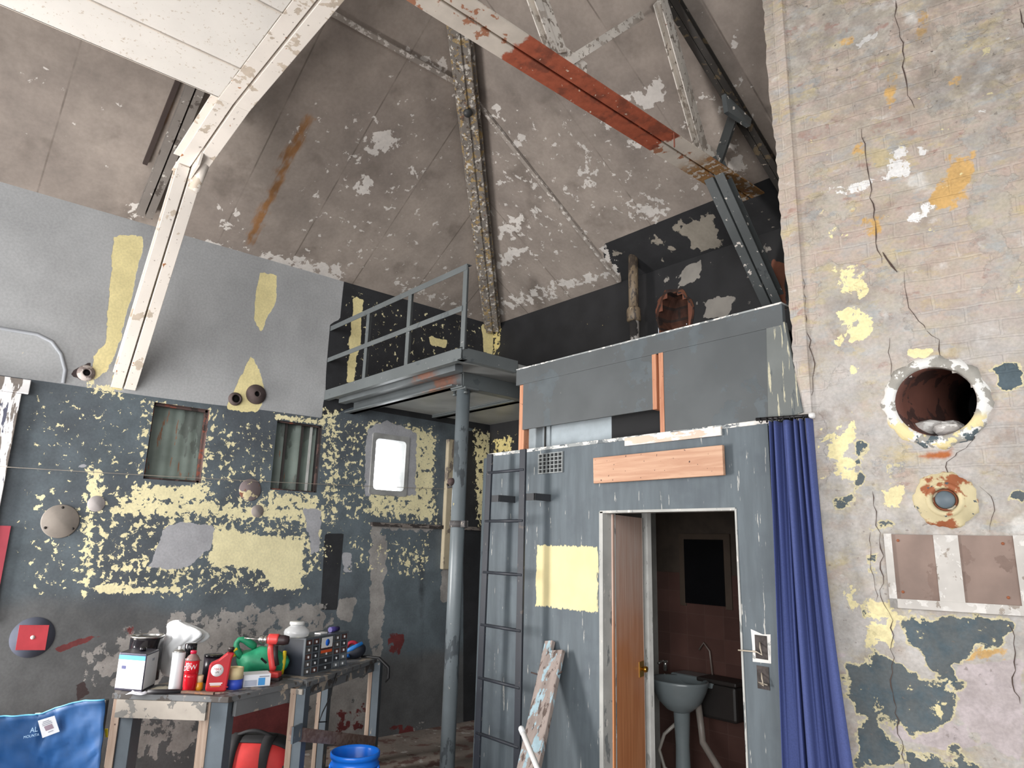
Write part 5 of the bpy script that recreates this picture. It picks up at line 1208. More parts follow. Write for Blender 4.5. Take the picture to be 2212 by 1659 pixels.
# solvent tin
ep = .0012
c0_, c1_, c2_ = at(246, 1491), at(306, 1496), at(334, 1481); u_ = (c1_ - c0_); v_ = (c2_ - c1_); c3_ = c0_ + v_
H = ztop(c1_, 1413) - TZ
tin = thing('solvent_tin', (c0_ + c2_) / 2, 'rectangular tin with a white and blue label at the left end of the near bench', 'tin')
MB().prism([c0_, c1_, c2_, c3_], Z, H).build('body', plain('tin_dark', C(60, 58, 72), .35, .5), tin, bevel=.006)
un, vn_ = u_.normalized(), v_.normalized(); nf = Vector((un.y, -un.x, 0)); ns = Vector((vn_.y, -vn_.x, 0))
def face(o, ax, az_, n, a0, a1, b0, b1, mat, name, par, off=.001):
    P_ = [o + ax * a0 + az_ * b0 + n * off, o + ax * a1 + az_ * b0 + n * off, o + ax * a1 + az_ * b1 + n * off, o + ax * a0 + az_ * b1 + n * off]
    k_ = MB().prism(P_, n, .0006); return k_.build(name, mat, par)
wl_ = u_.length; wd_ = v_.length
M_blue = plain('label_blue', C(70, 150, 214), .4); M_navy = plain('label_navy', C(58, 62, 112), .4); M_txt = plain('print_grey', C(150, 152, 164), .5); M_lilac = plain('print_lilac', C(120, 120, 196), .5)
face(c0_, un, Z, nf, .004, wl_ - .004, .014, H - .012, M_white, 'front_label', tin)
face(c0_, un, Z, nf, .004, wl_ - .004, H - .036, H - .012, M_blue, 'label_band', tin, .0018)
face(c0_, un, Z, nf, .03, .058, H - .085, H - .068, M_navy, 'label_badge', tin, .0018)
face(c0_, un, Z, nf, .03, wl_ - .03, H - .099, H - .097, M_lilac, 'label_rule', tin, .0018)
for i in range(9): face(c0_, un, Z, nf, .03, .03 + (wl_ - .06) * (.48 if i % 3 else .42), H - .112 - i * .008, H - .109 - i * .008, M_txt, 'label_print', tin, .0018)
face(c1_, vn_, Z, ns, .006, wd_ - .006, .014, H - .010, plain('side_label', C(214, 214, 216), .4, var=.03), 'side_label', tin)
for i in range(2): face(c1_, vn_, Z, ns, wd_ * .5 + i * .018, wd_ * .5 + i * .018 + .012, H - .05, H - .036, M_txt, 'label_print', tin, .0018)
ctop = (c0_ + c2_) / 2 + Z * H
MB().lathe([(.018, 0), (.018, .016), (.014, .02), (0, .02)], ctop + un * .02, Z, 16).build('screw_cap', M_blackgl, tin)
# gallon can behind
gb = at(306, 1468); gz = ztop(gb - VW * .09, 1376) - TZ; gr = .092
gcn = thing('paint_can', gb, 'glossy black paint can with a steel rim, behind the rectangular tin', 'can')
MB().lathe([(gr, 0), (gr, gz - .006)], gb, Z, 36).build('body', M_blackgl, gcn)
MB().ring([(gr + .003, gz - .01), (gr + .004, gz), (gr - .012, gz), (gr - .012, gz - .01)], gb, Z, 36).build('rim', M_steel, gcn)
MB().lathe([(gr - .012, gz - .012), (gr - .013, gz - .005), (0, gz - .005)], gb, Z, 36).build('lid', M_blackgl, gcn)
# plastic bag
M_bag = G('thin_white_plastic', .25); M_bag.b.inputs['Subsurface Weight'].default_value = .0; M_bag = M_bag.out(C(234, 236, 238)); M_bag.node_tree.nodes['Principled BSDF'].inputs['Alpha'].default_value = .93
bgb = at(389, 1462); bgz = ztop(bgb, 1340) - TZ; mm_ = mpp(bgb)
rows = [(1.00, -14, 6), (.97, -26, 6), (.90, -12, 44), (.80, 2, 62), (.70, 8, 56), (.60, -6, 50), (.48, -20, 42), (.34, -14, 46), (.20, -8, 50), (.07, -2, 50), (.0, 0, 44)]
k = MB(); vs = []; n = 40; rnd = random.Random(11)
for h_, cx_p, wpx in rows:
    for i in range(n):
        t = 2 * math.pi * i / n; wv = 1 + .15 * math.sin(5 * t + h_ * 7) + .12 * math.sin(11 * t - h_ * 13) + rnd.uniform(-.07, .07)
        vs.append(bgb + RT * (mm_ * (cx_p + wpx * .72 * math.cos(t) * wv)) + VW * (mm_ * wpx * .42 * math.sin(t) * wv) + Z * (bgz * h_ + (.012 * math.sin(3 * t + 5 * h_) if 0 < h_ < 1 else 0)))
m_ = len(rows); fs = [(j * n + i, j * n + (i + 1) % n, (j + 1) * n + (i + 1) % n, (j + 1) * n + i) for j in range(m_ - 1) for i in range(n)] + [tuple(range(n)), tuple(range((m_ - 1) * n, m_ * n))[::-1]]
k.add(vs, fs, True)
o = k.build('plastic_bag', M_bag, sub=1); tag(o, 'crumpled white plastic bag standing behind the spray can on the near bench', 'bag')
# spray cans
def spray(px, py, top, r, body, label, cap=None):
    b_ = at(px, py); h_ = ztop(b_, top) - TZ; o_ = thing('spray_can', b_, label, 'spray can')
    hb_ = h_ - .035
    MB().lathe([(r * .97, 0), (r, .004), (r, hb_), (r * .97, hb_ + .004)], b_, Z, 28).build('body', body, o_)
    if cap is None:
        MB().lathe([(r * .95, hb_ + .004), (r * .8, hb_ + .012), (r * .5, hb_ + .018), (r * .36, hb_ + .02)], b_, Z, 28).build('shoulder', M_steel, o_)
        MB().lathe([(.009, hb_ + .018), (.009, hb_ + .032), (.007, hb_ + .035), (0, hb_ + .035)], b_, Z, 14).build('nozzle', M_white, o_)
    else:
        MB().lathe([(r * .99, hb_ + .002), (r * .97, h_ - .004), (r * .93, h_), (0, h_)], b_, Z, 28).build('cap', cap, o_)
    return o_
spray(377, 1492, 1396, .035, plain('spray_white', C(226, 228, 230), .25, var=.04), 'white spray can without a cap at the front of the near bench')
b_ = at(402, 1483); h_ = ztop(b_, 1389) - TZ; o_ = thing('spray_can', b_, 'pale spray can with a tall black cap, behind the red soda bottle', 'spray can')
MB().lathe([(.034, 0), (.034, h_ - .085), (.032, h_ - .08)], b_, Z, 28).build('body', plain('spray_pale', C(206, 208, 208), .3), o_); MB().lathe([(.0335, h_ - .08), (.033, h_ - .003), (.030, h_), (0, h_)], b_, Z, 28).build('cap', M_blackgl, o_)
# soda bottle
b_ = at(408, 1493); hs_ = ztop(b_, 1405) - TZ; r = .038
so = thing('soda_bottle', b_, 'red soda bottle with a red cap at the front of the near bench', 'bottle')
M_sodal = plain('red_drink', C(186, 24, 38), .12); M_clear = plain('clear_dark_plastic', C(150, 120, 116), .1)
MB().lathe([(.030, 0), (.036, .006), (.034, .02), (.037, .03), (r, hs_ * .36), (r, hs_ * .44)], b_, Z, 30).build('liquid', M_sodal, so)
MB().lathe([(r + .0004, hs_ * .44), (r + .0004, hs_ * .76)], b_, Z, 30).build('label', plain('soda_label_red', C(206, 30, 44), .25), so)
MB().lathe([(r, hs_ * .76), (.036, hs_ * .80), (.026, hs_ * .87), (.014, hs_ * .915), (.013, hs_ * .93)], b_, Z, 30).build('shoulder', M_clear, so)
MB().lathe([(.0165, hs_ * .925), (.0165, hs_ * .99), (.015, hs_), (0, hs_)], b_, Z, 24).build('cap', plain('cap_red', C(214, 32, 70), .3), so)
def curved_text(name, body, size, base, r_, zc_, mat, par, ang0=0.0, shear=0.0, rot=0.0):
    t_ = text_mesh(name, body, size, Vector((0, 0, 0)), Vector((1, 0, 0)), Vector((0, 1, 0)), mat, None, .0, shear=shear)
    bm = bmesh.new(); bm.from_mesh(t_.data); bmesh.ops.subdivide_edges(bm, edges=bm.edges, cuts=2)
    for v in bm.verts:
        x_, y_ = v.co.x * math.cos(rot) - v.co.y * math.sin(rot), v.co.x * math.sin(rot) + v.co.y * math.cos(rot)
        a_ = x_ / r_ + ang0; v.co = base + RT * (r_ * math.sin(a_)) - VW * (r_ * math.cos(a_)) + Z * (zc_ + y_)
    bm.to_mesh(t_.data); bm.free()
    if par is not None:
        t_.parent = par; t_.data.transform(Matrix.Translation(-par.location))
    return t_
curved_text('label_text', 'Mtn', .022, b_, r + .0016, hs_ * .69, M_white, so, -.1, .2, .15); curved_text('label_text', 'DEW', .036, b_, r + .0016, hs_ * .585, M_white, so, 0, .2, .15)
# small orange bottle
b_ = at(428, 1491); h_ = ztop(b_, 1458) - TZ; o_ = thing('small_bottle', b_, 'small orange bottle with a cream top between the soda and oil bottles', 'bottle')
MB().lathe([(.022, 0), (.024, .01), (.022, h_ * .5), (.018, h_ * .56)], b_, Z, 20).build('body', plain('orange_plastic', C(226, 160, 40), .3), o_); MB().lathe([(.020, h_ * .54), (.022, h_ * .96), (.018, h_), (0, h_)], b_, Z, 20).build('top', plain('cream_plastic', C(222, 202, 164), .4), o_)
# black tin
b_ = at(455, 1472); h_ = ztop(b_, 1413) - TZ; o_ = thing('black_tin', b_, 'short black tin behind the red oil bottle', 'tin')
MB().lathe([(.052, 0), (.052, h_ - .012)], b_, Z, 28).build('body', plain('tin_black', C(44, 34, 46), .3), o_); MB().lathe([(.054, h_ - .014), (.054, h_ - .002), (.05, h_), (0, h_)], b_, Z, 28).build('lid', M_blackgl, o_)
# oil bottle
b0_ = at(440, 1496); b1_ = at(497, 1494); w_ = (b1_ - b0_); wl2 = w_.length; wu = w_.normalized(); wn = Vector((wu.y, -wu.x, 0)); hh = ztop((b0_ + b1_) / 2, 1401) - TZ
ob = thing('oil_bottle', (b0_ + b1_) / 2, 'red motor oil bottle with a white round label at the front of the near bench', 'bottle')
prof = [(0.02, 0), (wl2 * .80, 0), (wl2 * .84, .008), (wl2 * .93, hh * .75), (wl2 * 1.0, hh * .86), (wl2 * .98, hh * .90), (wl2 * .74, hh * .90), (wl2 * .42, hh * .74), (wl2 * .12, hh * .66), (.012, hh * .60), (.004, .012)]
prof = [(a_ , b_2) for a_, b_2 in prof]
M_oil = plain('oil_red', C(190, 36, 46), .28)
k = MB().prism([b0_ + wu * a_ + Z * b_2 + wn * .002 for a_, b_2 in prof], -wn, .058); k.build('body', M_oil, ob, bevel=.010)
MB().lathe([(.013, 0), (.013, .010), (.017, .011), (.017, hh * .11), (.015, hh * .12), (0, hh * .12)], b0_ + wu * (wl2 * .86) + Z * (hh * .895) - wn * .028, Z, 18).build('cap', plain('cap_dark', C(46, 36, 34), .4), ob)
face(b0_, wu, Z, wn, wl2 * .80, wl2 * .90, hh * .10, hh * .12, M_oil, 'seam', ob, .001)
lc = b0_ + wu * (wl2 * .42) + Z * (hh * .50) + wn * .0036
MB().lathe([(.033, 0), (.033, .0008), (0, .0009)], lc, wn, 28).build('round_label', M_white, ob)
text_mesh('label_text', 'MAX', .019, lc + wn * .0022 + Z * .006, wu, Z, plain('print_red', C(196, 40, 50), .5), ob, .0002, shear=.2)
text_mesh('label_text', 'LIFE', .013, lc + wn * .0022 - Z * .010, wu, Z, plain('print_dark', C(90, 40, 50), .5), ob, .0002, shear=.1)
for i, (a_, q_) in enumerate(((.06, .19), (.075, .155), (.075, .12))):
    face(b0_, wu, Z, wn, wl2 * .42 - .034 + i * .004, wl2 * .42 + .034 - i * .006, hh * q_, hh * q_ + .006, M_white if i < 2 else plain('print_orange', C(210, 120, 50), .5), 'label_print', ob, .0028)
# tape rolls
b_ = at(505, 1487); rr_ = .044; h1_ = .052
o = MB().ring([(rr_, 0), (rr_, h1_), (.030, h1_), (.030, 0)], b_, Z, 32).build('tape_roll', plain('tape_blue', C(56, 84, 196), .5)); tag(o, 'blue tape roll under the cream one beside the oil bottle', 'tape')
o = MB().ring([(rr_, 0), (rr_, .062), (.030, .062), (.030, 0)], b_ + Z * (h1_ + .0008), Z, 32).build('tape_roll', plain('tape_cream', C(222, 204, 158), .6)); tag(o, 'cream masking tape roll stacked on the blue tape roll', 'tape')
# white box
q0, q1 = at(524, 1485), at(583, 1481); u2 = (q1 - q0).normalized(); n2 = Vector((u2.y, -u2.x, 0)); h_ = ztop(q1, 1455) - TZ; ln = (q1 - q0).length
bxo = thing('card_box', (q0 + q1) / 2, 'white card box with a blue printed end in front of the green bag', 'box')
MB().frame(q0, u2, -n2, Z, (0, 0, 0), (ln, .11, h_)).build('carton', plain('box_white', C(224, 226, 232), .5, var=.04), bxo, bevel=.001)
face(q0, u2, Z, n2, ln * .55, ln * .80, .006, h_ - .02, M_blue, 'blue_print', bxo, .0006); face(q0, u2, Z, n2, ln * .05, ln * .5, .004, h_ * .55, plain('print_grey2', C(170, 176, 192), .5), 'grey_print', bxo, .0006); face(q0, u2, Z, n2, ln * .58, ln * .95, h_ - .016, h_ - .010, M_txt, 'print_line', bxo, .0006)
# green bag
gb_ = at(548, 1466) + VW * .09; gm_ = mpp(gb_); bm = bmesh.new(); bmesh.ops.create_icosphere(bm, subdivisions=4, radius=1)
from mathutils import noise as mn
for v in bm.verts:
    s_ = 1 + .16 * mn.noise(v.co * 1.7 + Vector((3, 1, 0))) + .05 * mn.noise(v.co * 5)
    x_, y_, z_ = v.co * s_
    zz_ = (z_ * .5 + .5); wx = 60 * gm_ * (1.0 - .18 * max(0, z_))
    v.co = gb_ + RT * (x_ * wx + .01) + VW * (y_ * .085) + Z * (max(0.0, zz_) * .175)
me_ = bpy.data.meshes.new('bag_body'); bm.to_mesh(me_); bm.free(); me_.polygons.foreach_set('use_smooth', [True] * len(me_.polygons))
M_green = plain('green_nylon', C(32, 140, 100), .55, var=.2, scale=14, bump=.25); me_.materials.append(M_green)
gbg = thing('green_bag', gb_, 'soft green nylon bag with yellow trim behind the white card box', 'bag')
o = bpy.data.objects.new('bag_body', me_); COL.objects.link(o); o.parent = gbg; me_.transform(Matrix.Translation(-gb_))
k = MB(); pts = [gb_ + RT * (-.10) + Z * .10 - VW * .03, gb_ + RT * (-.155) + Z * .165 - VW * .05, gb_ + RT * (-.14) + Z * .235 - VW * .05, gb_ + RT * (-.08) + Z * .205 - VW * .03, gb_ + RT * (-.03) + Z * .165]
k.tube(pts, [.024, .028, .022, .026, .026], 12); k.build('gathered_neck', M_green, gbg, sub=1)
M_yel = plain('yellow_trim', C(222, 196, 40), .5)
MB().tube([gb_ + RT * .148 + Z * .02 - VW * .02, gb_ + RT * .158 + Z * .09 - VW * .03, gb_ + RT * .15 + Z * .15], .012, 10).build('trim_cord', M_yel, gbg); MB().tube([gb_ + RT * -.145 + Z * .12 - VW * .06, gb_ + RT * -.16 + Z * .15 - VW * .06, gb_ + RT * -.13 + Z * .17 - VW * .06], .012, 10).build('trim_cord', M_yel, gbg)
k = MB().frame(gb_ + RT * .03 - VW * .089 + Z * .115, (RT - Z * .8).normalized(), -VW, (Z + RT * .8).normalized(), (0, 0, 0), (.045, .004, .012)); k.build('black_logo', M_blackgl, gbg)
# drill
db = at(588, 1470); dm = mpp(db)
def DP(px, py, dv=0.0): return db + RT * ((px - 588) * dm) + Z * ((1470 - py) * dm) + VW * dv
M_dred = plain('drill_red', C(204, 62, 60), .4); M_dblk = plain('drill_black', C(52, 36, 38), .5); M_chr = plain('chuck_steel', C(190, 186, 182), .25, .9)
dr = thing('cordless_drill', Vector((db.x, db.y, TZ)), 'red and black cordless drill standing on its battery in front of the green bag', 'drill')
MB().lathe([(.022, 0), (.030, .01), (.031, .06), (.030, .10), (.024, .125), (0, .13)], DP(571, 1387), RT, 20).build('motor_housing', M_dblk, dr)
MB().lathe([(.0315, .0), (.033, .01), (.033, .055), (.0315, .065)], DP(572, 1386), RT, 20).build('red_shell', M_dred, dr)
MB().lathe([(.010, 0), (.017, .008), (.022, .025), (.022, .036), (.019, .037), (.024, .045), (.024, .06)], DP(549, 1387), RT, 20).build('chuck', M_chr, dr)
MB().tube([DP(518, 1385), DP(551, 1387)], .0045, 8).build('drill_bit', M_chr, dr)
k = MB().tube([DP(578, 1394), DP(579, 1415), DP(585, 1435), DP(588, 1452)], [.024, .022, .021, .024], 14); k.build('handle', M_dred, dr, sub=1)
MB().tube([DP(586, 1400, .006), DP(588, 1420, .006), DP(593, 1440, .006)], [.020, .018, .018], 12).build('grip', M_dblk, dr)
MB().frame(DP(588, 1470), RT, VW, Z, (-.035, -.035, .018), (.045, .04, .052)).build('red_foot', M_dred, dr, bevel=.01); MB().frame(DP(588, 1470), RT, VW, Z, (-.032, -.033, .0), (.05, .042, .022)).build('battery', M_dblk, dr, bevel=.006)
# organiser with small drawers
f0, f1, s0_ = at(655, 1461), at(747, 1438), at(605, 1461); fu = (f1 - f0); fl_n = fu.length; fu.normalize(); fn = Vector((fu.y, -fu.x, 0)); sv = -fn; OD = .17; OH = ztop(f0, 1380) - TZ
og = thing('parts_organizer', f0 + fu * fl_n / 2 + sv * OD / 2, 'black parts organizer cabinet of small clear drawers on the far bench', 'organizer')
M_orgb = plain('organizer_black', C(44, 48, 58), .45)
k = MB(); 
k.frame(f0, fu, sv, Z, (0, .015, 0), (fl_n, OD, OH)); k.build('cabinet', M_orgb, og, bevel=.003)
k = MB(); t_ = .004
cols = [0, .16, .32, .66, .83, 1.0]; nr = 5; 
for c_f in cols: k.frame(f0, fu, sv, Z, (c_f * fl_n - t_, 0, 0), (c_f * fl_n + t_, .016, OH))
for j in range(nr + 1): k.frame(f0, fu, sv, Z, (0, .001, OH * j / nr * .97 - t_), (fl_n, .016, OH * j / nr * .97 + t_ * 1.6))
k.frame(f0, fu, sv, Z, (-.003, 0, OH - .008), (fl_n + .003, OD + .002, OH + .003)); k.build('front_lattice', plain('organizer_grey', C(88, 94, 100), .35), og)
M_drw = [plain('drawer_dark', C(60, 62, 66), .15), plain('drawer_smoke', C(96, 92, 90), .12), plain('drawer_brown', C(92, 66, 62), .2), plain('drawer_clear', C(126, 130, 132), .1)]
M_pull = plain('drawer_pull', C(206, 208, 210), .2); rnd = random.Random(4)
for j in range(nr):
    for i in range(5):
        a0_ = cols[i] * fl_n + t_ + .001; a1_ = cols[i + 1] * fl_n - t_ - .001; z0_ = OH * j / nr * .97 + t_ * 1.6 + .001; z1_ = OH * (j + 1) / nr * .97 - t_ - .001
        d_o = MB().frame(f0, fu, sv, Z, (a0_, .004, z0_), (a1_, .0145, z1_)).build('drawer', M_drw[rnd.randrange(4)], og)
        am = (a0_ + a1_) / 2; MB().frame(f0, fu, sv, Z, (am - .003, -.004, (z0_ + z1_) / 2 - .008), (am + .003, .004, (z0_ + z1_) / 2 + .006)).build('pull', M_pull, d_o)
face(f0, fu, Z, fn, .34 * fl_n, .60 * fl_n, OH * .66, OH * .95, M_white, 'sticker', og, .0045); 
MB().lathe([(.022, 0), (.022, .0008), (0, .0009)], f0 + fu * (.48 * fl_n) + Z * (OH * .80) + fn * .0055, fn, 22).build('sticker_dot', plain('dot_blue', C(40, 110, 220), .4), og)
face(f0, fu, Z, fn, .34 * fl_n, .60 * fl_n, OH * .52, OH * .60, plain('sticker_orange', C(222, 92, 50), .4), 'orange_sticker', og, .0045)
OT = TZ + OH + .004
# jar on the organiser
jb = f0 + fu * (.02 * fl_n) + sv * .09; jb.z = OT; jh = ztop(jb, 1342) - OT
jr = thing('clear_jar', jb, 'clear crinkled plastic jar standing on the parts organizer', 'jar')
gj = bpy.data.materials.new('clear_plastic'); gj.use_nodes = True; bs_ = gj.node_tree.nodes['Principled BSDF']; bs_.inputs['Transmission Weight'].default_value = .55; bs_.inputs['Roughness'].default_value = .12; bs_.inputs['Base Color'].default_value = (.86, .87, .88, 1)
MB().lathe([(.066, 0), (.078, .008), (.08, jh * .35), (.074, jh * .5), (.05, jh * .68), (.043, jh * .72), (.043, jh * .9)], jb, Z, 26).build('jar_body', gj, jr); MB().lathe([(.047, jh * .80), (.049, jh * .82), (.049, jh * .97), (.045, jh), (0, jh)], jb, Z, 26).build('jar_lid', plain('jar_lid_clear', C(206, 206, 204), .15), jr)
q = f0 + fu * (.40 * fl_n) + sv * .03; q.z = OT
o = MB().frame(q, fu, sv, Z, (0, 0, .0), (.075, .05, .010)).build('marker_pack', M_white, bevel=.002); tag(o, 'flat white packet lying on top of the parts organizer', 'packet')
q = f0 + fu * (.68 * fl_n) + sv * .05; q.z = OT
o = MB().tube([q + Z * .018, q + fu * .09 + Z * .018], .0175, 14).build('purple_roll', plain('purple_plastic', C(72, 62, 128), .4)); tag(o, 'small purple roll lying on the right end of the parts organizer', 'roll')
# red tape disc, pouch, cable behind the organiser
q = at(760, 1415)
o = MB().ring([(.052, -.018), (.052, .018), (.028, .018), (.028, -.018)], q + Z * .0525, -VW + RT * .3, 28).build('red_tape_roll', plain('tape_red', C(170, 40, 62), .5)); tag(o, 'dark red tape roll standing on edge to the right of the organizer', 'tape')
sp = at(778, 1424) + en * .06; sm_ = mpp(sp)
po = thing('zip_pouch', sp, 'blue and black zip pouch at the far end of the far bench', 'pouch')
bm = bmesh.new(); bmesh.ops.create_icosphere(bm, subdivisions=3, radius=1)
for v in bm.verts:
    x_, y_, z_ = v.co; hgt = .035 + .055 * (x_ * .5 + .5); v.co = sp + RT * (x_ * 27 * sm_) + VW * (y_ * .06) + Z * (max(0, z_ * .5 + .5) * hgt * 1.5)
me_ = bpy.data.meshes.new('pouch_body'); bm.to_mesh(me_); bm.free(); me_.polygons.foreach_set('use_smooth', [True] * len(me_.polygons)); me_.materials.append(plain('pouch_black', C(30, 34, 46), .6)); o = bpy.data.objects.new('pouch_body', me_); COL.objects.link(o); o.parent = po; me_.transform(Matrix.Translation(-sp))
MB().tube([sp + RT * (-24 * sm_) + Z * .035 - VW * .035, sp + RT * (0) + Z * .075 - VW * .045, sp + RT * (20 * sm_) + Z * .115 - VW * .02], [.012, .018, .012], 12).build('blue_panel', plain('pouch_blue', C(40, 120, 196), .5), po); MB().tube([sp + RT * (-25 * sm_) + Z * .018 - VW * .042, sp + RT * (-4 * sm_) + Z * .03 - VW * .056], .013, 12).build('blue_sole', plain('pouch_blue2', C(28, 104, 190), .5), po)
M_cab = plain('black_cable', C(26, 26, 28), .5)
e_ = pe1 - ed * .06
o = MB().tube([e_ + en * .10 + Z * .014, e_ + en * .04 + Z * .016, e_ - en * .02 + Z * .012 + RT * .02, e_ - en * .055 - Z * .05 + RT * .06, e_ - en * .06 - Z * .12 + RT * .06, e_ - en * .055 - Z * .15 + RT * .045], [.008, .009, .011, .013, .011, .006], 10).build('black_strap', M_cab); tag(o, 'black strap hanging over the far end of the far bench', 'strap')
cb0 = pe0 + ed * .38 - en * .012; o = MB().tube([cb0 - Z * .0 + en * .0, cb0 - Z * .06 - ed * .06 - en * .01, cb0 - Z * .12 - ed * .07 - en * .01, cb0 - Z * .20 - ed * .16 - en * .01, cb0 - Z * .25 - ed * .2 - en * .01, cb0 - Z * .27 - ed * .10 - en * .01], .004, 8).build('thin_cable', M_cab); tag(o, 'thin black cable looping down in front of the far bench', 'cable')
# file lying at the front edge
h0_, h1_ = at(318, 1501), at(392, 1499); h2_ = at(462, 1502)
hf = thing('hand_file', h0_, 'hand file with a black grip lying along the front edge of the near bench', 'file')
lift = Z * .014
MB().tube([h0_ + lift, h0_ + (h1_ - h0_) * .3 + lift, h1_ + lift], [.0125, .0135, .011], 14).build('grip', plain('file_grip', C(40, 38, 42), .5), hf)
MB().bar(h1_ + Z * .012, h2_ + Z * .010, .022, .012).build('blade', worn('rusty_blade', C(112, 84, 70), [(C(150, 100, 66), 20, .55, (1, 1, 1))], .6), hf)
# papers
def sheetlet(name, px, py, w, d_, label, mat, seed):
    c = at(px, py); rnd = random.Random(seed); k = MB(); vs = []
    for j in range(6):
        for i in range(8): vs.append(c + RT * ((i / 7 - .5) * w) + VW * ((j / 5 - .5) * d_) + Z * (.002 + .014 * abs(mn.noise(Vector((i * .8 + seed, j * .9, 0))))))
    k.add(vs, [(j * 8 + i, j * 8 + i + 1, (j + 1) * 8 + i + 1, (j + 1) * 8 + i) for j in range(5) for i in range(7)], True); o_ = k.build(name, mat, solid=.001); tag(o_, label, 'wrapper' if 'film' in name else 'paper')
sheetlet('plastic_film', 298, 1499, .10, .07, 'crumpled clear plastic film at the foot of the rectangular tin', plain('film', C(206, 206, 214), .2), 3)
sheetlet('paper_scrap', 346, 1489, .09, .10, 'cream paper scrap lying left of the white spray can', plain('cream_paper', C(222, 214, 194), .8), 9)

# ================================================================== FLOOR THINGS
# camp chair
M_cb = plain('blue_nylon', C(20, 74, 126), .6, var=.2, scale=6)
z0c = -.80; cr = at(226, 1513, z0c); cd = cr.dot(FWD)
chc = thing('camp_chair', Vector((cr.x, cr.y, FL)) - RT * .33, 'blue folding camp chair with a white tag at the lower left', 'chair')
dm2 = mpp(cr)
def CP(px, py, push=0.0):
    d = ray(px, py); return d * ((cd + push) / d.dot(FWD))
# back panel: rows of points across, sagging between two poles
top = [(-95, 1532), (-40, 1552), (0, 1549), (40, 1547), (75, 1545), (92, 1542), (118, 1531), (150, 1521), (185, 1514), (226, 1512)]
bot = [(-80, 1800), (-40, 1806), (0, 1810), (35, 1812), (65, 1812), (95, 1810), (125, 1800), (155, 1780), (185, 1750), (208, 1700)]
k = MB(); vs = []; nr_ = 26; nc = 46
def lerp_row(row, u):
    f = u * (len(row) - 1); i = min(int(f), len(row) - 2); t = f - i; return (row[i][0] + (row[i + 1][0] - row[i][0]) * t, row[i][1] + (row[i + 1][1] - row[i][1]) * t)
for j in range(nr_):
    v = j / (nr_ - 1)
    for i in range(nc):
        u = i / (nc - 1); a_ = lerp_row(top, u); b_ = lerp_row(bot, u); bulge = 4 * math.sin(math.pi * v) * (u ** 3)
        p = CP(a_[0] + (b_[0] - a_[0]) * v + bulge, a_[1] + (b_[1] - a_[1]) * v, .10 * math.sin(math.pi * u) * (.4 + v) - .10 * v)
        wr_ = .012 * mn.noise(Vector((u * 5 + v * 6, v * 3 - u * 5, 2))) + .010 * mn.noise(Vector((u * 14 + v * 9, v * 6 - u * 9, 5)))
        vs.append(p + FWD * wr_)
k.add(vs, [(j * nc + i, j * nc + i + 1, (j + 1) * nc + i + 1, (j + 1) * nc + i) for j in range(nr_ - 1) for i in range(nc - 1)], True)
k.build('back_fabric', M_cb, chc, solid=.004)
k = MB().tube([vs[i] + Z * .002 for i in range(nc)], .004, 6); k.build('hem', plain('hem_blue', C(84, 160, 196), .6), chc)
M_pole = plain('chair_pole', C(60, 60, 62), .4, .5)
for px_, py_ in ((224, 1514), (-92, 1534)):
    p = CP(px_, py_, .02); MB().tube([p + VW * .03, Vector((p.x, p.y, FL + .45)) + VW * .10 + RT * (-.04 if px_ > 0 else .04), Vector((p.x, p.y, FL + .01)) + VW * .14 + RT * (-.06 if px_ > 0 else .06)], .010, 10).build('leg', M_pole, chc)
for px_ in (205, -70):
    p = CP(px_, 1790, -.45); MB().tube([p, Vector((p.x, p.y, FL + .01)) + VW * .1], .010, 10).build('leg', M_pole, chc)
sa, sb_, sc2, sd_2 = CP(200, 1740, -.02), CP(200, 1790, -.45), CP(-75, 1800, -.45), CP(-78, 1760, -.02)
MB().prism([sa, sb_, sc2, sd_2], Z, .006).build('seat', M_cb, chc)
tg = [CP(92, 1594, -.012), CP(129, 1580, -.014), CP(118, 1546, -.02), CP(82, 1557, -.02)]
tcen = sum(tg, Vector()) / 4; tu = (tg[1] - tg[0]).normalized(); tv_ = (tg[3] - tg[0]); tv_ = (tv_ - tu * tv_.dot(tu)).normalized(); tn_ = tu.cross(tv_)
MB().prism(tg, tn_, .001).build('hang_tag', M_white, chc)
for i, (o_, w2, h2, mm) in enumerate(((.030, .5, .002, M_txt), (.022, .7, .002, M_txt), (.014, .75, .002, M_txt), (-.004, .62, .012, plain('print_brown', C(150, 130, 140), .5)), (-.026, .4, .002, M_txt))):
    MB().prism([tcen + tu * (s_x * w2 * .034) + tv_ * (o_ + s_y * h2) + tn_ * .0016 for s_x, s_y in ((-1, -1), (1, -1), (1, 1), (-1, 1))], tn_, .0003).build('tag_print', mm, chc)
M_sil = plain('print_silver', C(160, 190, 214), .5)
tx = CP(70, 1578, -.02); e1_ = (CP(100, 1574, -.02) - CP(50, 1584, -.02)).normalized(); e2_ = (UP - e1_ * UP.dot(e1_)).normalized()
text_mesh('logo_text', 'AL', .034, CP(72, 1577, -.016), e1_, e2_, M_sil, chc, .0004, shear=.3)
text_mesh('logo_text', 'MOUNTA', .018, CP(67, 1590, -.012), e1_, e2_, M_sil, chc, .0004, shear=.3)
MB().prism([CP(68, 1548, .05), CP(88, 1551, .05), CP(87, 1540, .05), CP(76, 1541, .05)], FWD, .003).build('white_tab', M_white, chc)

MB().prism([CP(228, 1593, .0), CP(232, 1593, .0), CP(232, 1575, .0), CP(226, 1575, .0)], FWD, .006).build('yellow_tab', M_yel, chc)
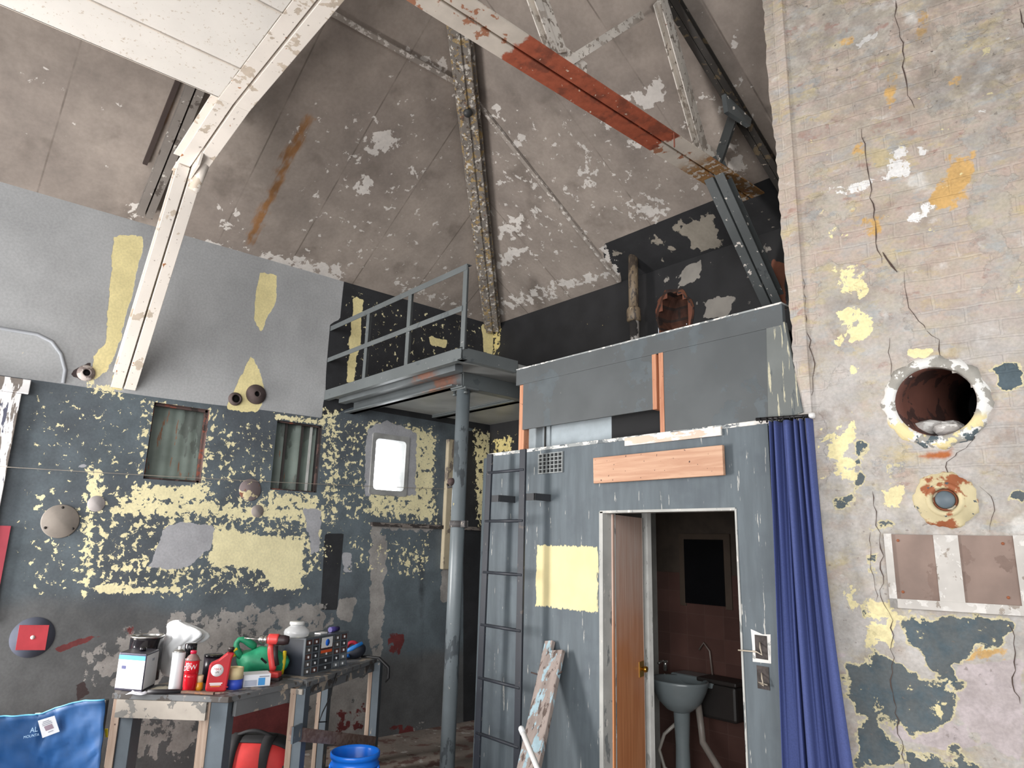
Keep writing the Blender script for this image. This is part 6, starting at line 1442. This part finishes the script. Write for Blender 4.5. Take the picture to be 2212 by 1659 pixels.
# duffel
dq = at(553, 1600, -1.28); dq = Vector((dq.x, dq.y, FL)) ; dmp = mpp(dq)
du_ = thing('duffel_bag', dq, 'red and black duffel bag on the floor under the near workbench', 'bag')
M_dr = plain('duffel_red', C(214, 58, 56), .65, var=.1); M_dk = plain('duffel_black', C(44, 44, 46), .75)
dh = ztop(Vector((dq.x, dq.y, FL)), 1587) - FL
def duf(k, sx, x0, x1, inset_=0.0, n=40, m=12):
    vs = []; 
    for j in range(m + 1):
        t = x0 + (x1 - x0) * j / m
        for i in range(n):
            a_ = 2 * math.pi * i / n; ca, sa_ = math.cos(a_), math.sin(a_); se = lambda w, p: math.copysign(abs(w) ** p, w)
            endf = (1 - abs(t) ** 4 * .25)
            vs.append(dq + RT * (t * .225 + .01 * mn.noise(Vector((a_, t * 2, 1)))) + VW * ((.15 - inset_) * se(ca, .7) * endf) + Z * max(.004, (dh / 2 - inset_) * se(sa_, .75) * endf * (1 + .04 * mn.noise(Vector((t * 3, a_, 0)))) + dh / 2))
    fs = [(j * n + i, j * n + (i + 1) % n, (j + 1) * n + (i + 1) % n, (j + 1) * n + i) for j in range(m) for i in range(n)] + [tuple(range(n)), tuple(range(m * n, (m + 1) * n))[::-1]]
    k.add(vs, fs, True); return k
duf(MB(), 1, -1, 1).build('bag_body', M_dr, du_)
k = MB(); vs = []; n = 30
for j in range(13):
    t = -1.02 + 2.04 * j / 12; endf = 1 - min(1, abs(t)) ** 4 * .25
    for i in range(9):
        a_ = math.radians(56 + 115 * i / 8); se = lambda w, p: math.copysign(abs(w) ** p, w)
        vs.append(dq + RT * (t * .228) + VW * (-.154 * se(math.cos(a_), .7) * endf) + Z * ((dh / 2 + .006) * se(math.sin(a_), .75) * endf + dh / 2))
k.add(vs, [(j * 9 + i, j * 9 + i + 1, (j + 1) * 9 + i + 1, (j + 1) * 9 + i) for j in range(12) for i in range(8)], True); k.build('zip_top', M_dk, du_, solid=.006)
for s_ in (-1, 1):
    k = MB(); vs = []
    for i in range(14):
        a_ = math.radians(-60 + 150 * i / 13); se = lambda w, p: math.copysign(abs(w) ** p, w); w_ = .022 + .014 * math.sin(max(0, a_))
        p = dq + RT * (s_ * .105 - .0) + VW * (-.158 * abs(se(math.cos(a_), .7))) + Z * ((dh / 2 + .008) * se(math.sin(a_), .75) + dh / 2); vs += [p - RT * w_, p + RT * w_]
    k.add(vs, [(2 * i, 2 * i + 1, 2 * i + 3, 2 * i + 2) for i in range(13)], True); k.build('webbing', M_dk, du_, solid=.005)
k = MB().tube([dq + RT * (-.105 + .21 * i / 12) - VW * (.03 + .02 * math.sin(math.pi * i / 12)) + Z * (dh + .004 + .032 * math.sin(math.pi * i / 12)) for i in range(13)], .011, 10); k.build('handle', M_dk, du_)
for s_ in (-1, 1): MB().tube([dq + RT * (s_ * .228 - s_ * .01 * abs(math.cos(t_))) - VW * (.115 * math.cos(t_)) + Z * (dh / 2 + dh * .37 * math.sin(t_)) for t_ in [math.radians(-170 + 20 * i) for i in range(18)]], .008, 8).build('end_piping', M_dk, du_)
# bucket
bq = at(768, 1622, -1.28); bk = thing('bucket', Vector((bq.x, bq.y, FL)), 'bright blue plastic bucket on the floor in front of the far bench', 'bucket')
M_bk = plain('bucket_blue', C(24, 116, 226), .25, var=.03)
bh = -1.28 - FL; R_ = .142
MB().lathe([(.118, 0), (.120, .004), (R_ - .006, bh - .12), (R_ + .008, bh - .12), (R_ + .008, bh - .112), (R_ - .002, bh - .11), (R_ - .001, bh - .075), (R_ + .008, bh - .075), (R_ + .008, bh - .066), (R_, bh - .064), (R_ + .002, bh - .03), (R_ + .010, bh - .03), (R_ + .010, bh - .004), (R_ + .006, bh), (R_ + .001, bh), (R_ - .004, bh - .02), (.114, .012), (0, .012)], (bq.x, bq.y, FL), Z, 48).build('pail', M_bk, bk)
for s_ in (-1, 1): MB().lathe([(.016, 0), (.016, .012), (.010, .016), (0, .016)], Vector((bq.x, bq.y, FL + bh - .09)) + RT * (s_ * (R_ - .001)), RT * s_, 14).build('handle_lug', M_bk, bk)
k = MB().tube([Vector((bq.x, bq.y, FL + bh - .09)) + RT * ((R_ + .016) * math.cos(t_)) - VW * ((R_ + .018) * abs(math.sin(t_)) * .98) - Z * (.10 * math.sin(t_)) for t_ in [math.pi * i / 20 for i in range(21)]], .0025, 6); k.build('bail_wire', M_steel, bk)
# lights
def area(name, loc, target, sx, sy, power, color):
    l = bpy.data.lights.new(name, 'AREA'); l.shape = 'RECTANGLE'; l.size = sx; l.size_y = sy; l.energy = power; l.color = color
    o = bpy.data.objects.new(name, l); COL.objects.link(o); o.location = loc
    o.rotation_euler = (Vector(target) - Vector(loc)).to_track_quat('-Z', 'Y').to_euler(); return o
area('doorway_daylight', (-5.35, -0.75, -0.15), (-1.6, 3.2, 0.3), 0.8, 1.7, 210, (1.0, .97, .94))
area('rear_fill', (2.8, -5.6, 1.0), (-3.4, 3.0, 0.8), 7.0, 4.0, 260, (1.0, .985, .96))  # added fill from behind the camera, lifts the left wall and roof
sl = bpy.data.lights.new('even_fill_sun', 'SUN'); sl.energy = 1.9; sl.angle = math.radians(50); sl.color = (1.0, .985, .965)  # added soft low sun, evens the fill across the walls
so_ = bpy.data.objects.new('even_fill_sun', sl); COL.objects.link(so_); so_.location = (4, -6, 2)
so_.rotation_euler = Vector((-.60, .80, -.03)).to_track_quat('-Z', 'Y').to_euler()
w = bpy.data.worlds.new('sky'); scene.world = w; w.use_nodes = True
bgn = w.node_tree.nodes['Background']; bgn.inputs[0].default_value = (.86, .93, 1, 1); bgn.inputs[1].default_value = 1.0
